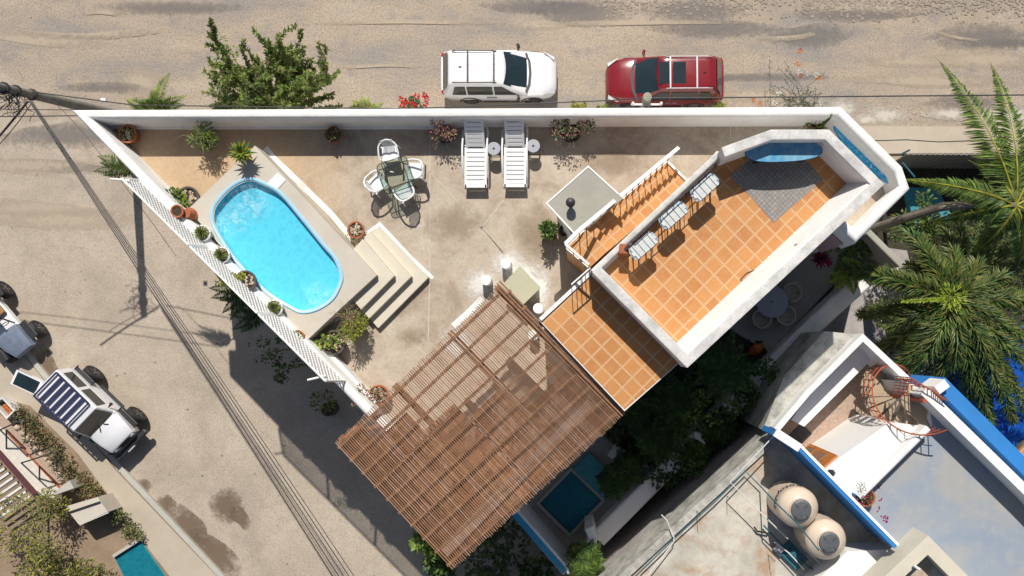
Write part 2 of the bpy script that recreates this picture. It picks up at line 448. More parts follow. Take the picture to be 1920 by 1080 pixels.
    def build(s, name, mats, parent=None, smooth=False, bevel=0):
        if isinstance(mats, str): mats = [mats]
        me = bpy.data.meshes.new(name)
        off = ORG.get(parent.name, Vector()) if parent is not None else Vector()
        if parent is None:
            xs = [p for p in s.v]
            lo = Vector((min(p.x for p in xs), min(p.y for p in xs), min(p.z for p in xs))); hi = Vector((max(p.x for p in xs), max(p.y for p in xs), lo.z))
            off = (lo + hi) / 2 if getattr(s, 'recenter', False) else Vector()
        me.from_pydata([tuple(p - off) for p in s.v], [], s.f); me.update()
        for k in mats: me.materials.append(M[k])
        for i, pl in enumerate(me.polygons): pl.material_index = min(s.m[i], len(mats) - 1); pl.use_smooth = smooth
        o = bpy.data.objects.new(name, me); col.objects.link(o)
        if parent is not None: o.parent = parent; ORG[o.name] = off
        else: o.location = off; ORG[o.name] = off
        if smooth:
            import bmesh
            bm = bmesh.new(); bm.from_mesh(me)
            for e in bm.edges:
                if len(e.link_faces) == 2 and e.calc_face_angle(0) > R(38): e.smooth = False
            bm.to_mesh(me); bm.free()
        if bevel:
            md = o.modifiers.new('bevel', 'BEVEL'); md.width = bevel; md.segments = 2; md.limit_method = 'ANGLE'; md.angle_limit = R(40)
        return o
def tag(o, label=None, cat=None, group=None, kind=None):
    if label: o['label'] = label
    if cat: o['category'] = cat
    if group: o['group'] = group
    if kind: o['kind'] = kind
    return o
def thing(name, label, cat, loc=(0, 0, 0), group=None, rot=0, local=False):
    o = bpy.data.objects.new(name, None); o.empty_display_size = .2; col.objects.link(o)
    o.location = loc; o.rotation_euler = (0, 0, rot)
    ORG[o.name] = Vector() if local else Vector(loc)
    return tag(o, label, cat, group)
def kids(o): return [c for c in bpy.data.objects if c.parent == o]
def copy_tree(o, loc=None, rot=None, label=None, parent=None):
    c = o.copy(); col.objects.link(c)
    if parent is not None: c.parent = parent
    if loc is not None: c.location = loc
    if rot is not None: c.rotation_euler = (0, 0, rot)
    if label: c['label'] = label
    for k in kids(o): copy_tree(k, parent=c)
    return c
def struct(mb, name, mats, **kw):
    o = mb.build(name, mats, **kw); o['kind'] = 'structure'; return o
def rnd(a, b): return random.uniform(a, b)
def spline(pts, n=8, closed=True):
    out = []; m = len(pts)
    rng = range(m) if closed else range(m - 1)
    g = (lambda i: pts[i % m]) if closed else (lambda i: pts[max(0, min(m - 1, i))])
    for i in rng:
        p0, p1, p2, p3 = g(i - 1), g(i), g(i + 1), g(i + 2)
        for k in range(n):
            t = k / n
            out.append(tuple(.5 * ((2 * p1[j]) + (-p0[j] + p2[j]) * t + (2 * p0[j] - 5 * p1[j] + 4 * p2[j] - p3[j]) * t * t + (-p0[j] + 3 * p1[j] - 3 * p2[j] + p3[j]) * t ** 3) for j in range(len(p1))))
    if not closed: out.append(tuple(pts[-1]))
    return out
def wallprof(w, z0, z1, r=.06):
    """wall of thickness w (centred) with a rounded top"""
    h = w / 2; r = min(max(r, .04) * 1.35, h)
    a_ = [math.pi / 2 * k / 4 for k in range(5)]
    return [(-h, z0), (h, z0)] + [(h - r + r * math.cos(q), z1 - r + r * math.sin(q)) for q in a_] + [(-h + r - r * math.sin(q), z1 - r + r * math.cos(q)) for q in a_]

def strip(mb, pts, w, z, zp=None):
    mb.sweep([P(u, v, zp if zp is not None else z) for u, v in pts], [(-w / 2, z - .003), (w / 2, z - .003), (w / 2, z + .003), (-w / 2, z + .003)])
TZ, WZ, UZ, BZ = 8.4, 9.48, 11.2, 12.3      # terrace floor, its parapet top, upper tile floor, upper parapet top

# ------------------------------------------------------------------ the setting: ground, streets, pavements
b = MB(); b.sheet([(-260, -260), (260, -260), (260, 260), (-260, 260)], 0); struct(b, 'ground', 'ground')
b = MB(); b.sheet(PP([(-3000, -1500), (150, 215), (480, 330), (900, 800), (1200, 1300), (1500, 1900), (-900, 2400), (-3000, 900)], 0), .006); struct(b, 'street', 'street')
# pavement along the lower left, with its kerb
b = MB(); b.prism(PP([(-420, 250), (-60, 545), (40, 660), (215, 880), (430, 1105), (640, 1330), (540, 1420), (330, 1200), (185, 1030), (60, 830), (-60, 700), (-420, 420)], .12), 0, .12); struct(b, 'pavement', 'pavement')
b = MB(); b.sweep([P(u, v, .15) for u, v in [(-420, 245), (-60, 540), (45, 658), (222, 876), (432, 1100), (650, 1330)]], [(-.1, 0), (.12, 0), (.12, .16), (-.08, .16)]); struct(b, 'kerb', 'kerb')
b = MB(); b.sheet(PP([(-500, 480), (0, 745), (60, 760), (150, 850), (230, 960), (330, 1090), (420, 1300), (-500, 1500)], 0), .13); struct(b, 'yard_ground', 'dirt')
# pavement at the north-east, with rubble edge and a crack
b = MB(); b.prism(PP([(1560, 240), (1600, 236), (2200, 240), (2200, 287), (1720, 287), (1560, 290)], .1), 0, .1); struct(b, 'pavement', 'pavement')
b = MB(); b.sweep([P(1630, 264, .106), P(1700, 262, .106), P(1760, 266, .106), P(1850, 263, .106), P(2000, 266, .106)], [(-.018, .1), (.018, .1), (.018, .106), (-.018, .106)]); struct(b, 'pavement_joint', 'dark')
# damp stains on the street by the kerb
def blob(cx, cy, rx, ry, z, rot=0, n=40, jag=.25, seed=1):
    rr = random.Random(seed); ph = [rr.uniform(0, 6.28) for _ in range(5)]
    out = []
    for k in range(n):
        t = 2 * math.pi * k / n
        q = 1 + jag * (math.sin(2 * t + ph[0]) * .5 + math.sin(3 * t + ph[1]) * .4 + math.sin(5 * t + ph[2]) * .3 + math.sin(9 * t + ph[3]) * .15)
        x, y = rx * q * math.cos(t), ry * q * math.sin(t)
        out.append((cx + x * math.cos(rot) - y * math.sin(rot), cy + x * math.sin(rot) + y * math.cos(rot)))
    return PP(out, z)
for i, (cx, cy, rx, ry, ro) in enumerate([(425, 945, 20, 26, 0), (352, 990, 46, 17, .8), (310, 945, 16, 10, .9), (400, 1045, 60, 16, .75), (450, 970, 20, 9, .8), (268, 912, 8, 14, -.6), (90, 690, 9, 34, -.45)]):
    b = MB(); b.sheet(blob(cx, cy, rx * 1.7, ry * 1.7, 0, ro, seed=i + 3), .010 + i * .0006); struct(b, 'street_stain', 'softstain')
rg = random.Random(77)
for i in range(26):      # bare grey and sandy patches along the wheel tracks
    cx, cy = rg.uniform(0, 1900), rg.uniform(10, 190) if i < 20 else rg.uniform(200, 420)
    if i >= 20: cx = rg.uniform(-20, 170)
    b = MB(); b.sheet(blob(cx, cy, rg.uniform(60, 190), rg.uniform(8, 34), 0, rg.uniform(-.12, .12), seed=i + 60), .012 + i * .00025); struct(b, 'road_patch', rg.choice(['softgrey', 'softgrey', 'softsand']))
for i, pts in enumerate([[(1745, 55), (1780, 68), (1830, 76), (1880, 77)], [(150, 24), (190, 20), (240, 28)], [(560, 45), (760, 40), (960, 46)], [(1400, 76), (1500, 70), (1540, 56)], [(0, 60), (160, 70), (330, 52)], [(1000, 48), (1200, 42), (1400, 40)], [(620, 130), (720, 122), (800, 126)]]):
    b = MB(); strip(b, spline(pts, 6, False), [.12, .3, .2, .2, .3, .22, .15][i], .0225 + i * .0006, 0); struct(b, 'tyre_track', 'softsand')
# cobbles showing through at the top right
b = MB(); rr = random.Random(5)
for i in range(900):
    u = rr.uniform(1500, 1930); v = abs(rr.gauss(0, 16)) + rr.uniform(-14, 4)
    if rr.random() < .25: u = rr.uniform(1130, 1500)
    p = P(u, v, 0); r = rr.uniform(.035, .08)
    b.prism([(p.x + r * rr.uniform(.7, 1.1) * math.cos(t), p.y + r * rr.uniform(.6, 1) * math.sin(t)) for t in [k * 1.0472 for k in range(6)]], -.02, rr.uniform(.020, .023))
struct(b, 'cobbles', 'cobble')['kind'] = 'stuff'
# rubble along the pavement edge and loose litter
b = MB()
for i in range(420):
    q = rr.random()
    if q < .5: u, v, r = rr.uniform(1580, 1900), rr.gauss(214, 11), rr.uniform(.012, .035)
    elif q < .8: u, v, r = rr.uniform(0, 700), rr.uniform(380, 1080), rr.uniform(.012, .035)
    else: u, v, r = rr.uniform(0, 1900), rr.uniform(0, 190), rr.uniform(.01, .03)
    p = P(u, v, 0); b.box((p.x, p.y, r * .35), (r * 2, r * rr.uniform(1, 1.8), r * .8), rr.uniform(0, 3))
struct(b, 'loose_stones', 'stone')['kind'] = 'stuff'
for i, (cx, cy, rx, ry) in enumerate([(1665, 216, 34, 11), (1790, 214, 40, 8), (1620, 225, 20, 7), (1890, 220, 50, 14), (1580, 205, 24, 12)]):
    b = MB(); b.sheet(blob(cx, cy, rx * 1.6, ry * 1.8, 0, 0, jag=.2, seed=i + 20), .022 + .001 * i); struct(b, 'broken_concrete', 'softpale')
# dark garden floors east and south
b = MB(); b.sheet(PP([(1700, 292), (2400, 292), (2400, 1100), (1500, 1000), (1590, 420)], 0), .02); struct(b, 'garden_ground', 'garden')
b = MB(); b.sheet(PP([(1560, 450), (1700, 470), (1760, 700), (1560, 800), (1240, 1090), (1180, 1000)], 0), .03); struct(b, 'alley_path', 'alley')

# ------------------------------------------------------------------ the white house
house = thing('house', 'white walled house with a roof terrace, orange tiled upper floor and rounded white parapets', 'house', (0, 0, 0))
wall_px = [(150, 213), (1574, 208), (1685, 317), (1697, 351), (1605, 443), (1578, 418)]
# outline of the whole terrace slab (z of parapet line), south-east side follows the tiled block
outl = PP([(150, 213), (1563, 208), (1683, 318), (1694, 352), (1604, 444), (1578, 419)], WZ)
south = [P(1280, 680, UZ), P(1165, 768, UZ), P(858, 1030, 10.4)]
west = [P(700, 783, WZ), P(400, 472, WZ)]
foot = [(p.x, p.y) for p in outl + south] + [(p.x, p.y) for p in west]
b = MB(); b.prism(foot, 0, TZ); b.build('wall', 'white', house)
# terrace floor (concrete) as a sheet on the slab
b = MB(); b.sheet(foot, TZ + .004); b.build('terrace_floor', 'terrace', house)
# floor joints and paint splashes are marks in the floor
b = MB()
for pts in [[(806, 246), (806, 500), (803, 640)], [(806, 322), (905, 430), (950, 482)], [(900, 430), (945, 375)], [(640, 640), (700, 560), (803, 500)], [(903, 425), (1010, 555)], [(1022, 243), (1060, 300)], [(1370, 236), (1370, 290)], [(800, 510), (720, 600), (860, 715)]]:
    b = MB(); strip(b, pts, .035, TZ + .007)
    b.build('floor_joint', 'joint', house)
for pts, w in [([(498, 277), (514, 297), (562, 343), (622, 402), (664, 452)], .17), ([(664, 455), (712, 420), (770, 482), (812, 522)], .10), ([(955, 492), (975, 497), (1012, 535)], .12), ([(905, 560), (880, 585), (850, 612)], .2)]:
    b = MB(); strip(b, pts, w, TZ + .010, TZ); b.build('paint_splash', 'white', house)
for i, (cx, cy, r, ry) in enumerate([(905, 535, 44, 40), (950, 492, 42, 34), (1015, 545, 24, 50), (860, 640, 40, 40), (975, 505, 60, 20), (560, 360, 20, 40)]):
    b = MB(); b.sheet(blob(cx, cy, r, ry, TZ, seed=40 + i, jag=.2), TZ + .014 + i * .0015); b.build('white_wash', 'softwhite', house)
for i, (cx, cy, r, ry) in enumerate([(1010, 440, 50, 70), (690, 340, 30, 24), (770, 630, 28, 24), (740, 560, 60, 40), (850, 420, 70, 40), (1150, 300, 90, 30)]):
    b = MB(); b.sheet(blob(cx, cy, r, ry, TZ, seed=90 + i, jag=.3), TZ + .026 + i * .0015); b.build('floor_stain', 'softstain2', house)
# parapets around the terrace
par = PP([(697, 778)] + [(150, 213)] + wall_px[1:], WZ)
b = MB(); b.sweep(par, wallprof(.29, TZ - .25, WZ, .09)); b.build('parapet', 'white', house, smooth=True)
par2 = PP([(705, 787), (848, 935)], WZ)
b = MB(); b.sweep(par2, wallprof(.26, TZ - .2, WZ - .25, .05)); b.build('parapet', 'white', house, smooth=True)
# low ledge inside the south-west parapet and at the foot of the long wall
b = MB(); b.sweep([P(u, v, TZ + .25) for u, v in [(216, 262), (352, 400)]], [(-.17, TZ - .1), (.12, TZ - .1), (.12, TZ + .22), (-.17, TZ + .06)]); b.build('ledge', 'white', house)
b = MB(); b.sweep([P(u, v, TZ + .3) for u, v in [(600, 655), (700, 762)]], [(-.34, TZ - .1), (.2, TZ - .1), (.2, TZ + .42), (-.02, TZ + .42), (-.04, TZ + .2), (-.34, TZ + .2)]); b.build('ledge', 'white', house)
b = MB(); b.sweep([P(u, v, TZ + .1) for u, v in [(200, 238), (845, 238)]], [(-.05, TZ), (.09, TZ), (.09, TZ + .16), (-.05, TZ + .12)]); b.build('ledge', 'white', house)

# lower tiled roof and upper tiled floor
lt = PP([(1010, 600), (1110, 505), (1150, 480), (1295, 645), (1272, 682), (1171, 771)], UZ)
b = MB(); b.prism(lt, TZ - .1, UZ); b.build('tiled_roof_block', 'white', house)
b = MB(); b.sheet(PP([(1013, 601), (1113, 506), (1150, 480), (1290, 650), (1271, 681), (1171, 768)], UZ), UZ + .004); b.build('lower_tiled_floor', 'tile', house)
bl_out = [(1119, 507), (1289, 678), (1649, 345), (1563, 250), (1447, 250), (1358, 281)]
ub = PP([(1109, 506), (1289, 685), (1656, 345), (1554, 245), (1446, 245), (1352, 280), (1334, 295)], BZ)
b = MB(); b.prism(ub, TZ - .1, UZ + .012); b.build('upper_room', 'white', house)
b = MB(); b.sheet(PP([(1122, 512), (1290, 676), (1640, 346), (1550, 256), (1447, 256), (1354, 290), (1338, 304)], BZ), UZ + .016); b.build('upper_tiled_floor', 'tile', house)
mz = UZ + .024
b = MB(); b.sheet(PP([(1406, 298), (1368, 330), (1410, 372), (1450, 418), (1543, 337), (1515, 305), (1480, 285)], UZ), mz); b.build('grey_mosaic_floor', 'mosaic', house)
# upper parapets: weathered grey tops, white faces, one face painted blue
def coping(px, w, z0, z1, name='parapet'):
    pts = PP(px, z1)
    bb = MB(); bb.sweep(pts, [(-w / 2, z0), (w / 2, z0), (w / 2, z1 - .03), (-w / 2, z1 - .03)]); o = bb.build(name, 'white', house)
    bb = MB(); bb.sweep(pts, [(-w / 2 - .004, z1 - .03), (w / 2 + .004, z1 - .03), (w / 2 + .004, z1 - .004), (w / 2 - .03, z1), (-w / 2 + .03, z1), (-w / 2 - .004, z1 - .004)]); bb.build('coping', 'oldwhite', o)
coping([(1117, 504), (1289, 677), (1645, 345), (1551, 252), (1447, 252), (1356, 285)], .24, UZ - .2, BZ)
b = MB(); b.sweep(PP([(1283, 668), (1640, 334)], BZ), [(-.06, UZ - .1), (.3, UZ - .1), (.3, UZ + .03), (.02, BZ - .05), (-.06, BZ - .05)]); b.build('battered_face', 'white', house)
b = MB(); b.sweep(PP([(1349, 286), (1336, 300), (1112, 510)], UZ + .45), wallprof(.17, UZ - .5, UZ + .45, .03)); b.build('kerb_wall', 'oldwhite', house)
e0, e1 = P(1108.5, 506.5, BZ), P(1288, 685.5, BZ); nrm = Vector((-(e1 - e0).y, (e1 - e0).x, 0)).normalized() * -1
b = MB(); b.add([e0 + nrm * .012 + Vector((0, 0, -1.12)), e1 + nrm * .012 + Vector((0, 0, -1.12)), e1 + nrm * .012 + Vector((0, 0, -.02)), e0 + nrm * .012 + Vector((0, 0, -.02))], [[0, 1, 2, 3]]); b.build('painted_face', 'blue', house)
b = MB(); b.sweep(PP([(1013, 599), (1112, 507)], UZ + .06), [(-.05, UZ - .15), (.05, UZ - .15), (.05, UZ + .06), (-.05, UZ + .06)]); b.build('edge_curb', 'paint', house)
# concrete canopy over the small room, with a vent pipe
b = MB(); b.prism(PP([(1024, 380), (1103, 310), (1168, 372), (1080, 444)], UZ + .02), UZ - .14, UZ + .02); b.build('canopy_slab', 'greyslab', house)
b = MB(); b.sweep(PP([(1080, 441), (1025, 381), (1103, 312), (1160, 364)], UZ + .03), [(-.02, UZ - .1), (.02, UZ - .1), (.02, UZ + .035), (-.02, UZ + .035)]); b.build('slab_edge', 'paint', house)
b = MB(); b.prism([P(u, v, TZ) for u, v in [(1045, 412), (1095, 368), (1125, 430), (1080, 475)]], TZ - .1, UZ - .14); b.build('small_room', 'white', house)
vt = P(1070, 384, UZ); b = MB(); b.lathe((vt.x, vt.y, UZ + .02), [(.05, 0), (.05, .22), (.1, .22), (.125, .28), (.125, .36), (.07, .40), (.02, .41)], 18); b.build('vent_pipe', 'dark', house, smooth=True)
# tiled outside stair rising from the terrace to the landing
s0 = P(1285, 331, TZ); s1 = P(1062, 468, UZ)
sa, sb = P(1251, 303, TZ + .2), P(1292, 343, TZ + .2)
ea, eb = P(1061, 466, UZ), P(1104, 503, UZ)
b = MB(); nst = 15
for i in range(nst):
    t0, t1 = i / nst * .88, (i + 1) / nst * .88
    z = TZ + (UZ - TZ) * (i + 1) / nst
    q = [sa.lerp(ea, t0), sa.lerp(ea, t1), sb.lerp(eb, t1), sb.lerp(eb, t0)]
    b.prism([(p.x, p.y) for p in q], TZ, z)
q = [sa.lerp(ea, .88), ea, eb, sb.lerp(eb, .88)]
b.prism([(p.x, p.y) for p in q], TZ, UZ)
st = b.build('tiled_stair', 'tile', house)
b = MB(); b.sweep([sa, sb], [(-.03, TZ), (.03, TZ), (.03, TZ + .24), (-.03, TZ + .24)]); b.build('stair_nosing', 'paint', st)
rl = thing('stair_railing', 'white flat bar handrail on thin posts along the orange tiled outside stair', 'railing', (ea.x, ea.y, UZ))
def zline(a, c, za, zc, n): return [Vector((a.x + (c.x - a.x) * i / n, a.y + (c.y - a.y) * i / n, za + (zc - za) * i / n)) for i in range(n + 1)]
top = zline(sa, sa.lerp(ea, .88), TZ + 1.1, UZ + .95, 14)
ext = (top[0] - top[1]).normalized(); top0 = [top[0] + ext * .45] + top + [Vector((ea.x, ea.y, UZ + .95))]
b = MB()
for i in range(len(top0) - 1): b.beam(top0[i], top0[i + 1], .1, .045)
b.beam(top0[-1], Vector((eb.x, eb.y, UZ + .95)), .06, .04)
b.build('handrail', 'paint', rl)
b = MB(); dz = Vector((0, 0, .82))
for i in range(1, len(top0) - 1): b.beam(top0[i] - dz, top0[i + 1] - dz, .03, .03)
b.beam(top0[-1] - dz, Vector((eb.x, eb.y, UZ + .13)), .03, .03); b.build('lower_rail', 'paint', rl)
for p in top0[1:]:
    b = MB(); b.tube([p - Vector((0, 0, 1.0)), p], .016, 6); b.build('baluster', 'dark', rl)
for k in (.33, .66, 1):
    p = top0[-1].lerp(Vector((eb.x, eb.y, UZ + .95)), k); b = MB(); b.tube([p - Vector((0, 0, 1.0)), p], .014, 6); b.build('baluster', 'dark', rl)
# railing casting bars on the lower tiled roof
rl2 = thing('roof_railing', 'short dark bar railing at the north corner of the lower orange tiled roof', 'railing', P(1075, 540, UZ))
a0, a1 = P(1072, 538, UZ), P(1106, 508, UZ)
b = MB(); b.beam(a0 + Vector((0, 0, .85)), a1 + Vector((0, 0, .85)), .035, .03); b.build('handrail', 'paint', rl2)
for k in range(5):
    p = a0.lerp(a1, k / 4); b = MB(); b.tube([p, p + Vector((0, 0, .85))], .012, 6); b.build('baluster', 'dark', rl2)

# ------------------------------------------------------------------ plunge pool on its raised deck
DZ = 9.2
pr = P(530, 470, TZ); pool = thing('swimming_pool', 'turquoise plunge pool with pale blue rim in the raised beige terrace deck', 'swimming pool', (pr.x, pr.y, TZ))
deck_px = [(478, 273), (528, 325), (706, 516), (640, 577), (588, 626), (573, 640), (352, 392), (360, 385)]
rim_px = [(466, 338), (492, 346), (525, 365), (567, 414), (605, 461), (627, 487), (638, 515), (636, 533), (622, 559), (596, 577), (568, 583), (545, 574), (500, 545), (455, 500), (428, 466), (404, 425), (400, 402), (407, 382), (435, 352)]
rim = spline(rim_px, 6)
rimw = [P(u, v, DZ) for u, v in rim]
cen = sum(rimw, Vector()) / len(rimw)
dk = [(p.x, p.y) for p in PP(deck_px, DZ)]
# deck top with a hole: bridge the outline to the rim
import bmesh
def ring_deck(outer, inner, z0, z1, name, m, parent):
    bm = bmesh.new(); off = ORG[parent.name]
    vo = [bm.verts.new((p[0] - off.x, p[1] - off.y, z1 - off.z)) for p in outer]; vi = [bm.verts.new((p[0] - off.x, p[1] - off.y, z1 - off.z)) for p in inner]
    eo = [bm.edges.new((vo[i], vo[(i + 1) % len(vo)])) for i in range(len(vo))]; ei = [bm.edges.new((vi[i], vi[(i + 1) % len(vi)])) for i in range(len(vi))]
    bmesh.ops.triangle_fill(bm, use_beauty=True, edges=eo + ei)
    for f in bm.faces:
        if f.normal.z < 0: f.normal_flip()
    for ring in (vo,):
        lo = [bm.verts.new((v.co.x, v.co.y, z0 - off.z)) for v in ring]
        for i in range(len(ring)):
            j = (i + 1) % len(ring); bm.faces.new((ring[i], ring[j], lo[j], lo[i]))
    bmesh.ops.recalc_face_normals(bm, faces=bm.faces)
    me = bpy.data.meshes.new(name); bm.to_mesh(me); bm.free(); me.materials.append(M[m])
    o = bpy.data.objects.new(name, me); col.objects.link(o); o.parent = parent; ORG[o.name] = off; return o
ring_deck(dk, [(cen.x + (p.x - cen.x) * .985, cen.y + (p.y - cen.y) * .985) for p in rimw], TZ, DZ, 'deck', 'deck', pool)
b = MB(); b.sweep([(p.x, p.y) for p in rimw], [(-.01, DZ - .06), (.0, DZ + .02), (.03, DZ + .04), (.065, DZ + .04), (.095, DZ + .0), (.10, DZ - .25)], closed=True); o = b.build('rim', 'ltblue', pool, smooth=True)
a = sum(rimw[i].x * rimw[(i + 1) % len(rimw)].y - rimw[(i + 1) % len(rimw)].x * rimw[i].y for i in range(len(rimw)))
# basin
b = MB(); n = len(rimw); lv = [(.998, DZ + .0), (.985, DZ - .13), (.95, DZ - .19), (.5, DZ - .23)]
vs = []
for s_, z in lv: vs += [Vector((cen.x + (p.x - cen.x) * s_, cen.y + (p.y - cen.y) * s_, z)) for p in rimw]
fs = [[i * n + k, i * n + (k + 1) % n, (i + 1) * n + (k + 1) % n, (i + 1) * n + k] for i in range(3) for k in range(n)] + [[3 * n + k for k in range(n)]]
b.add(vs, fs); b.build('basin', 'liner', pool, smooth=True)
fo = [(P(470, 375, DZ) - Vector(pr)), (P(440, 405, DZ) - Vector(pr)), (P(418, 425, DZ) - Vector(pr)), (P(600, 560, DZ) - Vector(pr))]
M['poolwater'] = water('pool_water', (.80, .96, 1.0), [(fo[0].x, fo[0].y, .75), (fo[1].x, fo[1].y, .6), (fo[2].x, fo[2].y, .5), (fo[3].x, fo[3].y, .6)])
for nd in M['poolwater'].node_tree.nodes:
    if nd.type == 'VECT_MATH': v_ = nd.inputs[1].default_value; nd.inputs[1].default_value = (v_[0], v_[1], DZ - .1 - pr.z)
b = MB(); b.add([Vector((cen.x + (p.x - cen.x) * .99, cen.y + (p.y - cen.y) * .99, DZ - .05)) for p in rimw], [list(range(n))]); b.build('water', 'poolwater', pool)
# L-shaped steps
steps = [(((682, 449), (739, 517), (677, 580)), DZ - .2), (((694, 433), (771, 518), (692, 597)), DZ - .4), (((710, 424), (803, 520), (709, 615)), DZ - .6)]
for (a_, c_, d_), z in steps:
    z0 = TZ
    q = PP([a_, c_, d_, (d_[0] - 30, d_[1] - 34), (650, 520), (655, 476)], z)
    b = MB(); b.prism(q, z0, z); b.build('step', 'cream', pool)
b = MB(); b.prism(PP([(502, 343), (521, 324), (536, 338), (517, 358)], DZ), DZ - .05, DZ + .02); b.build('access_hatch', 'paint', pool)

# ------------------------------------------------------------------ lattice screen on the parapet
la = thing('lattice_screen', 'white diamond lattice screen in three panels on the south-west parapet', 'lattice', P(258, 338, WZ))
L0, L1 = P(258, 336, WZ), P(648, 716, WZ)
T0, T1 = P(227, 333, 10.55), P(612, 716, 10.55)
ax = (L1 - L0); Llen = ax.length; ax.normalize()
def lp(s, t): return L0.lerp(L1, s).lerp(T0.lerp(T1, s), t)
for k in range(3):
    sA, sB = k / 3 + .004, (k + 1) / 3 - .004
    b = MB(); W = Llen / 3; Hh = 1.05; d = .115
    for sg in (1, -1):
        x = -Hh * 1.1
        while x < W + Hh * 1.1:
            # slat from (x,0) to (x+sg*Hh, Hh) clipped to the panel
            x0, y0, x1, y1 = (x, 0, x + Hh, Hh) if sg > 0 else (x, Hh, x + Hh, 0)
            t0, t1 = 0, 1
            if x0 < 0: t0 = -x0 / Hh
            if x1 > W: t1 = (W - x0) / Hh
            if t1 - t0 > .03:
                pa = (x0 + (x1 - x0) * t0, y0 + (y1 - y0) * t0); pb = (x0 + (x1 - x0) * t1, y0 + (y1 - y0) * t1)
                A = lp(sA + (sB - sA) * pa[0] / W, pa[1] / Hh * .97 + .015); B = lp(sA + (sB - sA) * pb[0] / W, pb[1] / Hh * .97 + .015)
                sh = Vector((0, 0, .009 * sg)); b.beam(A + sh, B + sh, .030, .008)
            x += d * 1.42
    b.build('lattice_panel', 'paint', la)
    b = MB()
    for (p1, p2) in (((sA, 0), (sB, 0)), ((sB, 0), (sB, 1)), ((sB, 1), (sA, 1)), ((sA, 1), (sA, 0))): b.beam(lp(*p1), lp(*p2), .05, .045)
    b.build('panel_frame', 'paint', la)
for s_ in (.01, .97):
    b = MB(); p = lp(s_, .95); q = p + Vector((-.38, -.12 if s_ > .5 else .02, 0)); b.tube([p + Vector((.1, 0, -.1)), q], .03, 10); b.build('bracket', 'paint', la)

# ------------------------------------------------------------------ pergola
PZ = 11.0
W_, N_, E_, S_ = P(628, 832, PZ), P(936, 537, PZ), P(1171, 776, PZ), P(847, 1068, PZ)
pg = thing('pergola', 'large brown timber slat pergola over the south end of the roof terrace', 'pergola', (P(900, 800, TZ)))
def pq(s, t, z=PZ):      # s along W->N (across the slats), t along N->E direction
    p = W_.lerp(N_, s).lerp(S_.lerp(E_, s), t); return Vector((p.x, p.y, z))
rr = random.Random(11)
bounds = [0, .34, .66, 1]
NS = 97
for row in range(3):
    for colm in range(2):
        b = MB()
        for i in range(NS):
            s = (i + .5) / NS
            if (colm == 0) != (s < .5): continue
            ta, tb = bounds[row] + .002, bounds[row + 1] - .002
            if row == 0: ta -= rr.uniform(0, .012)
            if row == 2: tb += rr.uniform(0, .012)
            b.mi = rr.choice([0, 0, 0, 1, 2])
            j = rr.uniform(-.0012, .0012)
            b.beam(pq(s + j, ta, PZ + rr.uniform(-.004, .004)), pq(s - j, tb, PZ + rr.uniform(-.004, .004)), .027, .022)
        M.setdefault('wood2', mat('brown_wood_light', (.38, .21, .115), .7, .3, 6)); M.setdefault('wood3', mat('brown_wood_pale', (.38, .24, .17), .75, .3, 6))
        b.build('slat_panel', ['wood', 'wood2', 'wood3'], pg)
for k in range(10):
    t = .03 + k * .104
    b = MB(); b.beam(pq(-.005, t, PZ - .09), pq(1.005, t, PZ - .09), .075, .14); b.build('rafter', 'wood', pg)
for s in (.03, .36, .7, .985):
    for dd in (-.008, .008):
        b = MB(); b.beam(pq(s + dd, -.015, PZ - .235), pq(s + dd, 1.0, PZ - .235), .06, .15); b.build('beam', 'wood', pg)
b = MB()
for d_ in (0, .012, .024): b.beam(pq(1.0 + d_ * 1.2 - .012, -.02, PZ + .035), pq(1.0 + d_ * 1.2 - .012, 1.0, PZ + .035), .045, .03)
b.build('edge_batten', 'wood', pg)
for k in range(8):
    b = MB(); c = pq(1.012, .06 + k * .125, PZ + .03); b.box(c, (.16, .07, .08), R(45)); b.build('rafter_end', 'wood', pg)
for s, t in ((.12, .06), (.12, .5), (.9, .52), (.12, .93), (.5, .93), (.9, .93)):
    b = MB(); c = pq(s, t); b.box((c.x, c.y, (TZ + PZ - .3) / 2), (.12, .12, PZ - .3 - TZ), R(45)); b.build('post', 'wood', pg)
# brown translucent sheeting below the slats on the street half
def sheet_mat():
    m, nt, p = newmat('brown_roof_sheeting')
    co = coords(nt, R(-45))
    br = N(nt, 'ShaderNodeTexBrick'); br.offset = .37; br.inputs['Scale'].default_value = 1; br.inputs['Brick Width'].default_value = .62; br.inputs['Row Height'].default_value = .21
    br.inputs['Mortar Size'].default_value = .006; br.inputs['Bias'].default_value = -.1
    br.inputs['Color1'].default_value = (.17, .08, .04, 1); br.inputs['Color2'].default_value = (.40, .20, .105, 1); br.inputs['Mortar'].default_value = (.08, .04, .02, 1)
    nt.links.new(co, br.inputs['Vector'])
    a = noise(nt, coords(nt, R(-45), (1, .3, 1)), 3.5, 7, .7)
    o = mixc(nt, ramp(nt, a, [(.52, (0, 0, 0)), (.72, (.7,) * 3)]).outputs[0], br.outputs[0], (.58, .46, .37))
    nt.links.new(o, p.inputs['Base Color']); p.inputs['Roughness'].default_value = .4
    return m
M['sheeting'] = sheet_mat()
rects = [(.0, .12, .0, 1.0), (.12, .32, .15, 1.0), (.32, .50, .30, 1.0), (.50, .68, .42, 1.0), (.68, .985, .60, 1.0)]
for k, (s0_, s1_, t0_, t1_) in enumerate(rects):
    b = MB(); z = PZ - .165 - .004 * k
    q = [pq(s0_ + .002, t0_), pq(s1_ - .002, t0_), pq(s1_ - .002, t1_ - .01), pq(s0_ + .002, t1_ - .01)]
    b.prism([(p.x, p.y) for p in q], z - .006, z); b.build('roof_sheet', 'sheeting', pg)
M['clearsheet'] = mat('milky_sheet', (.52, .40, .34), .2, .35, 5)
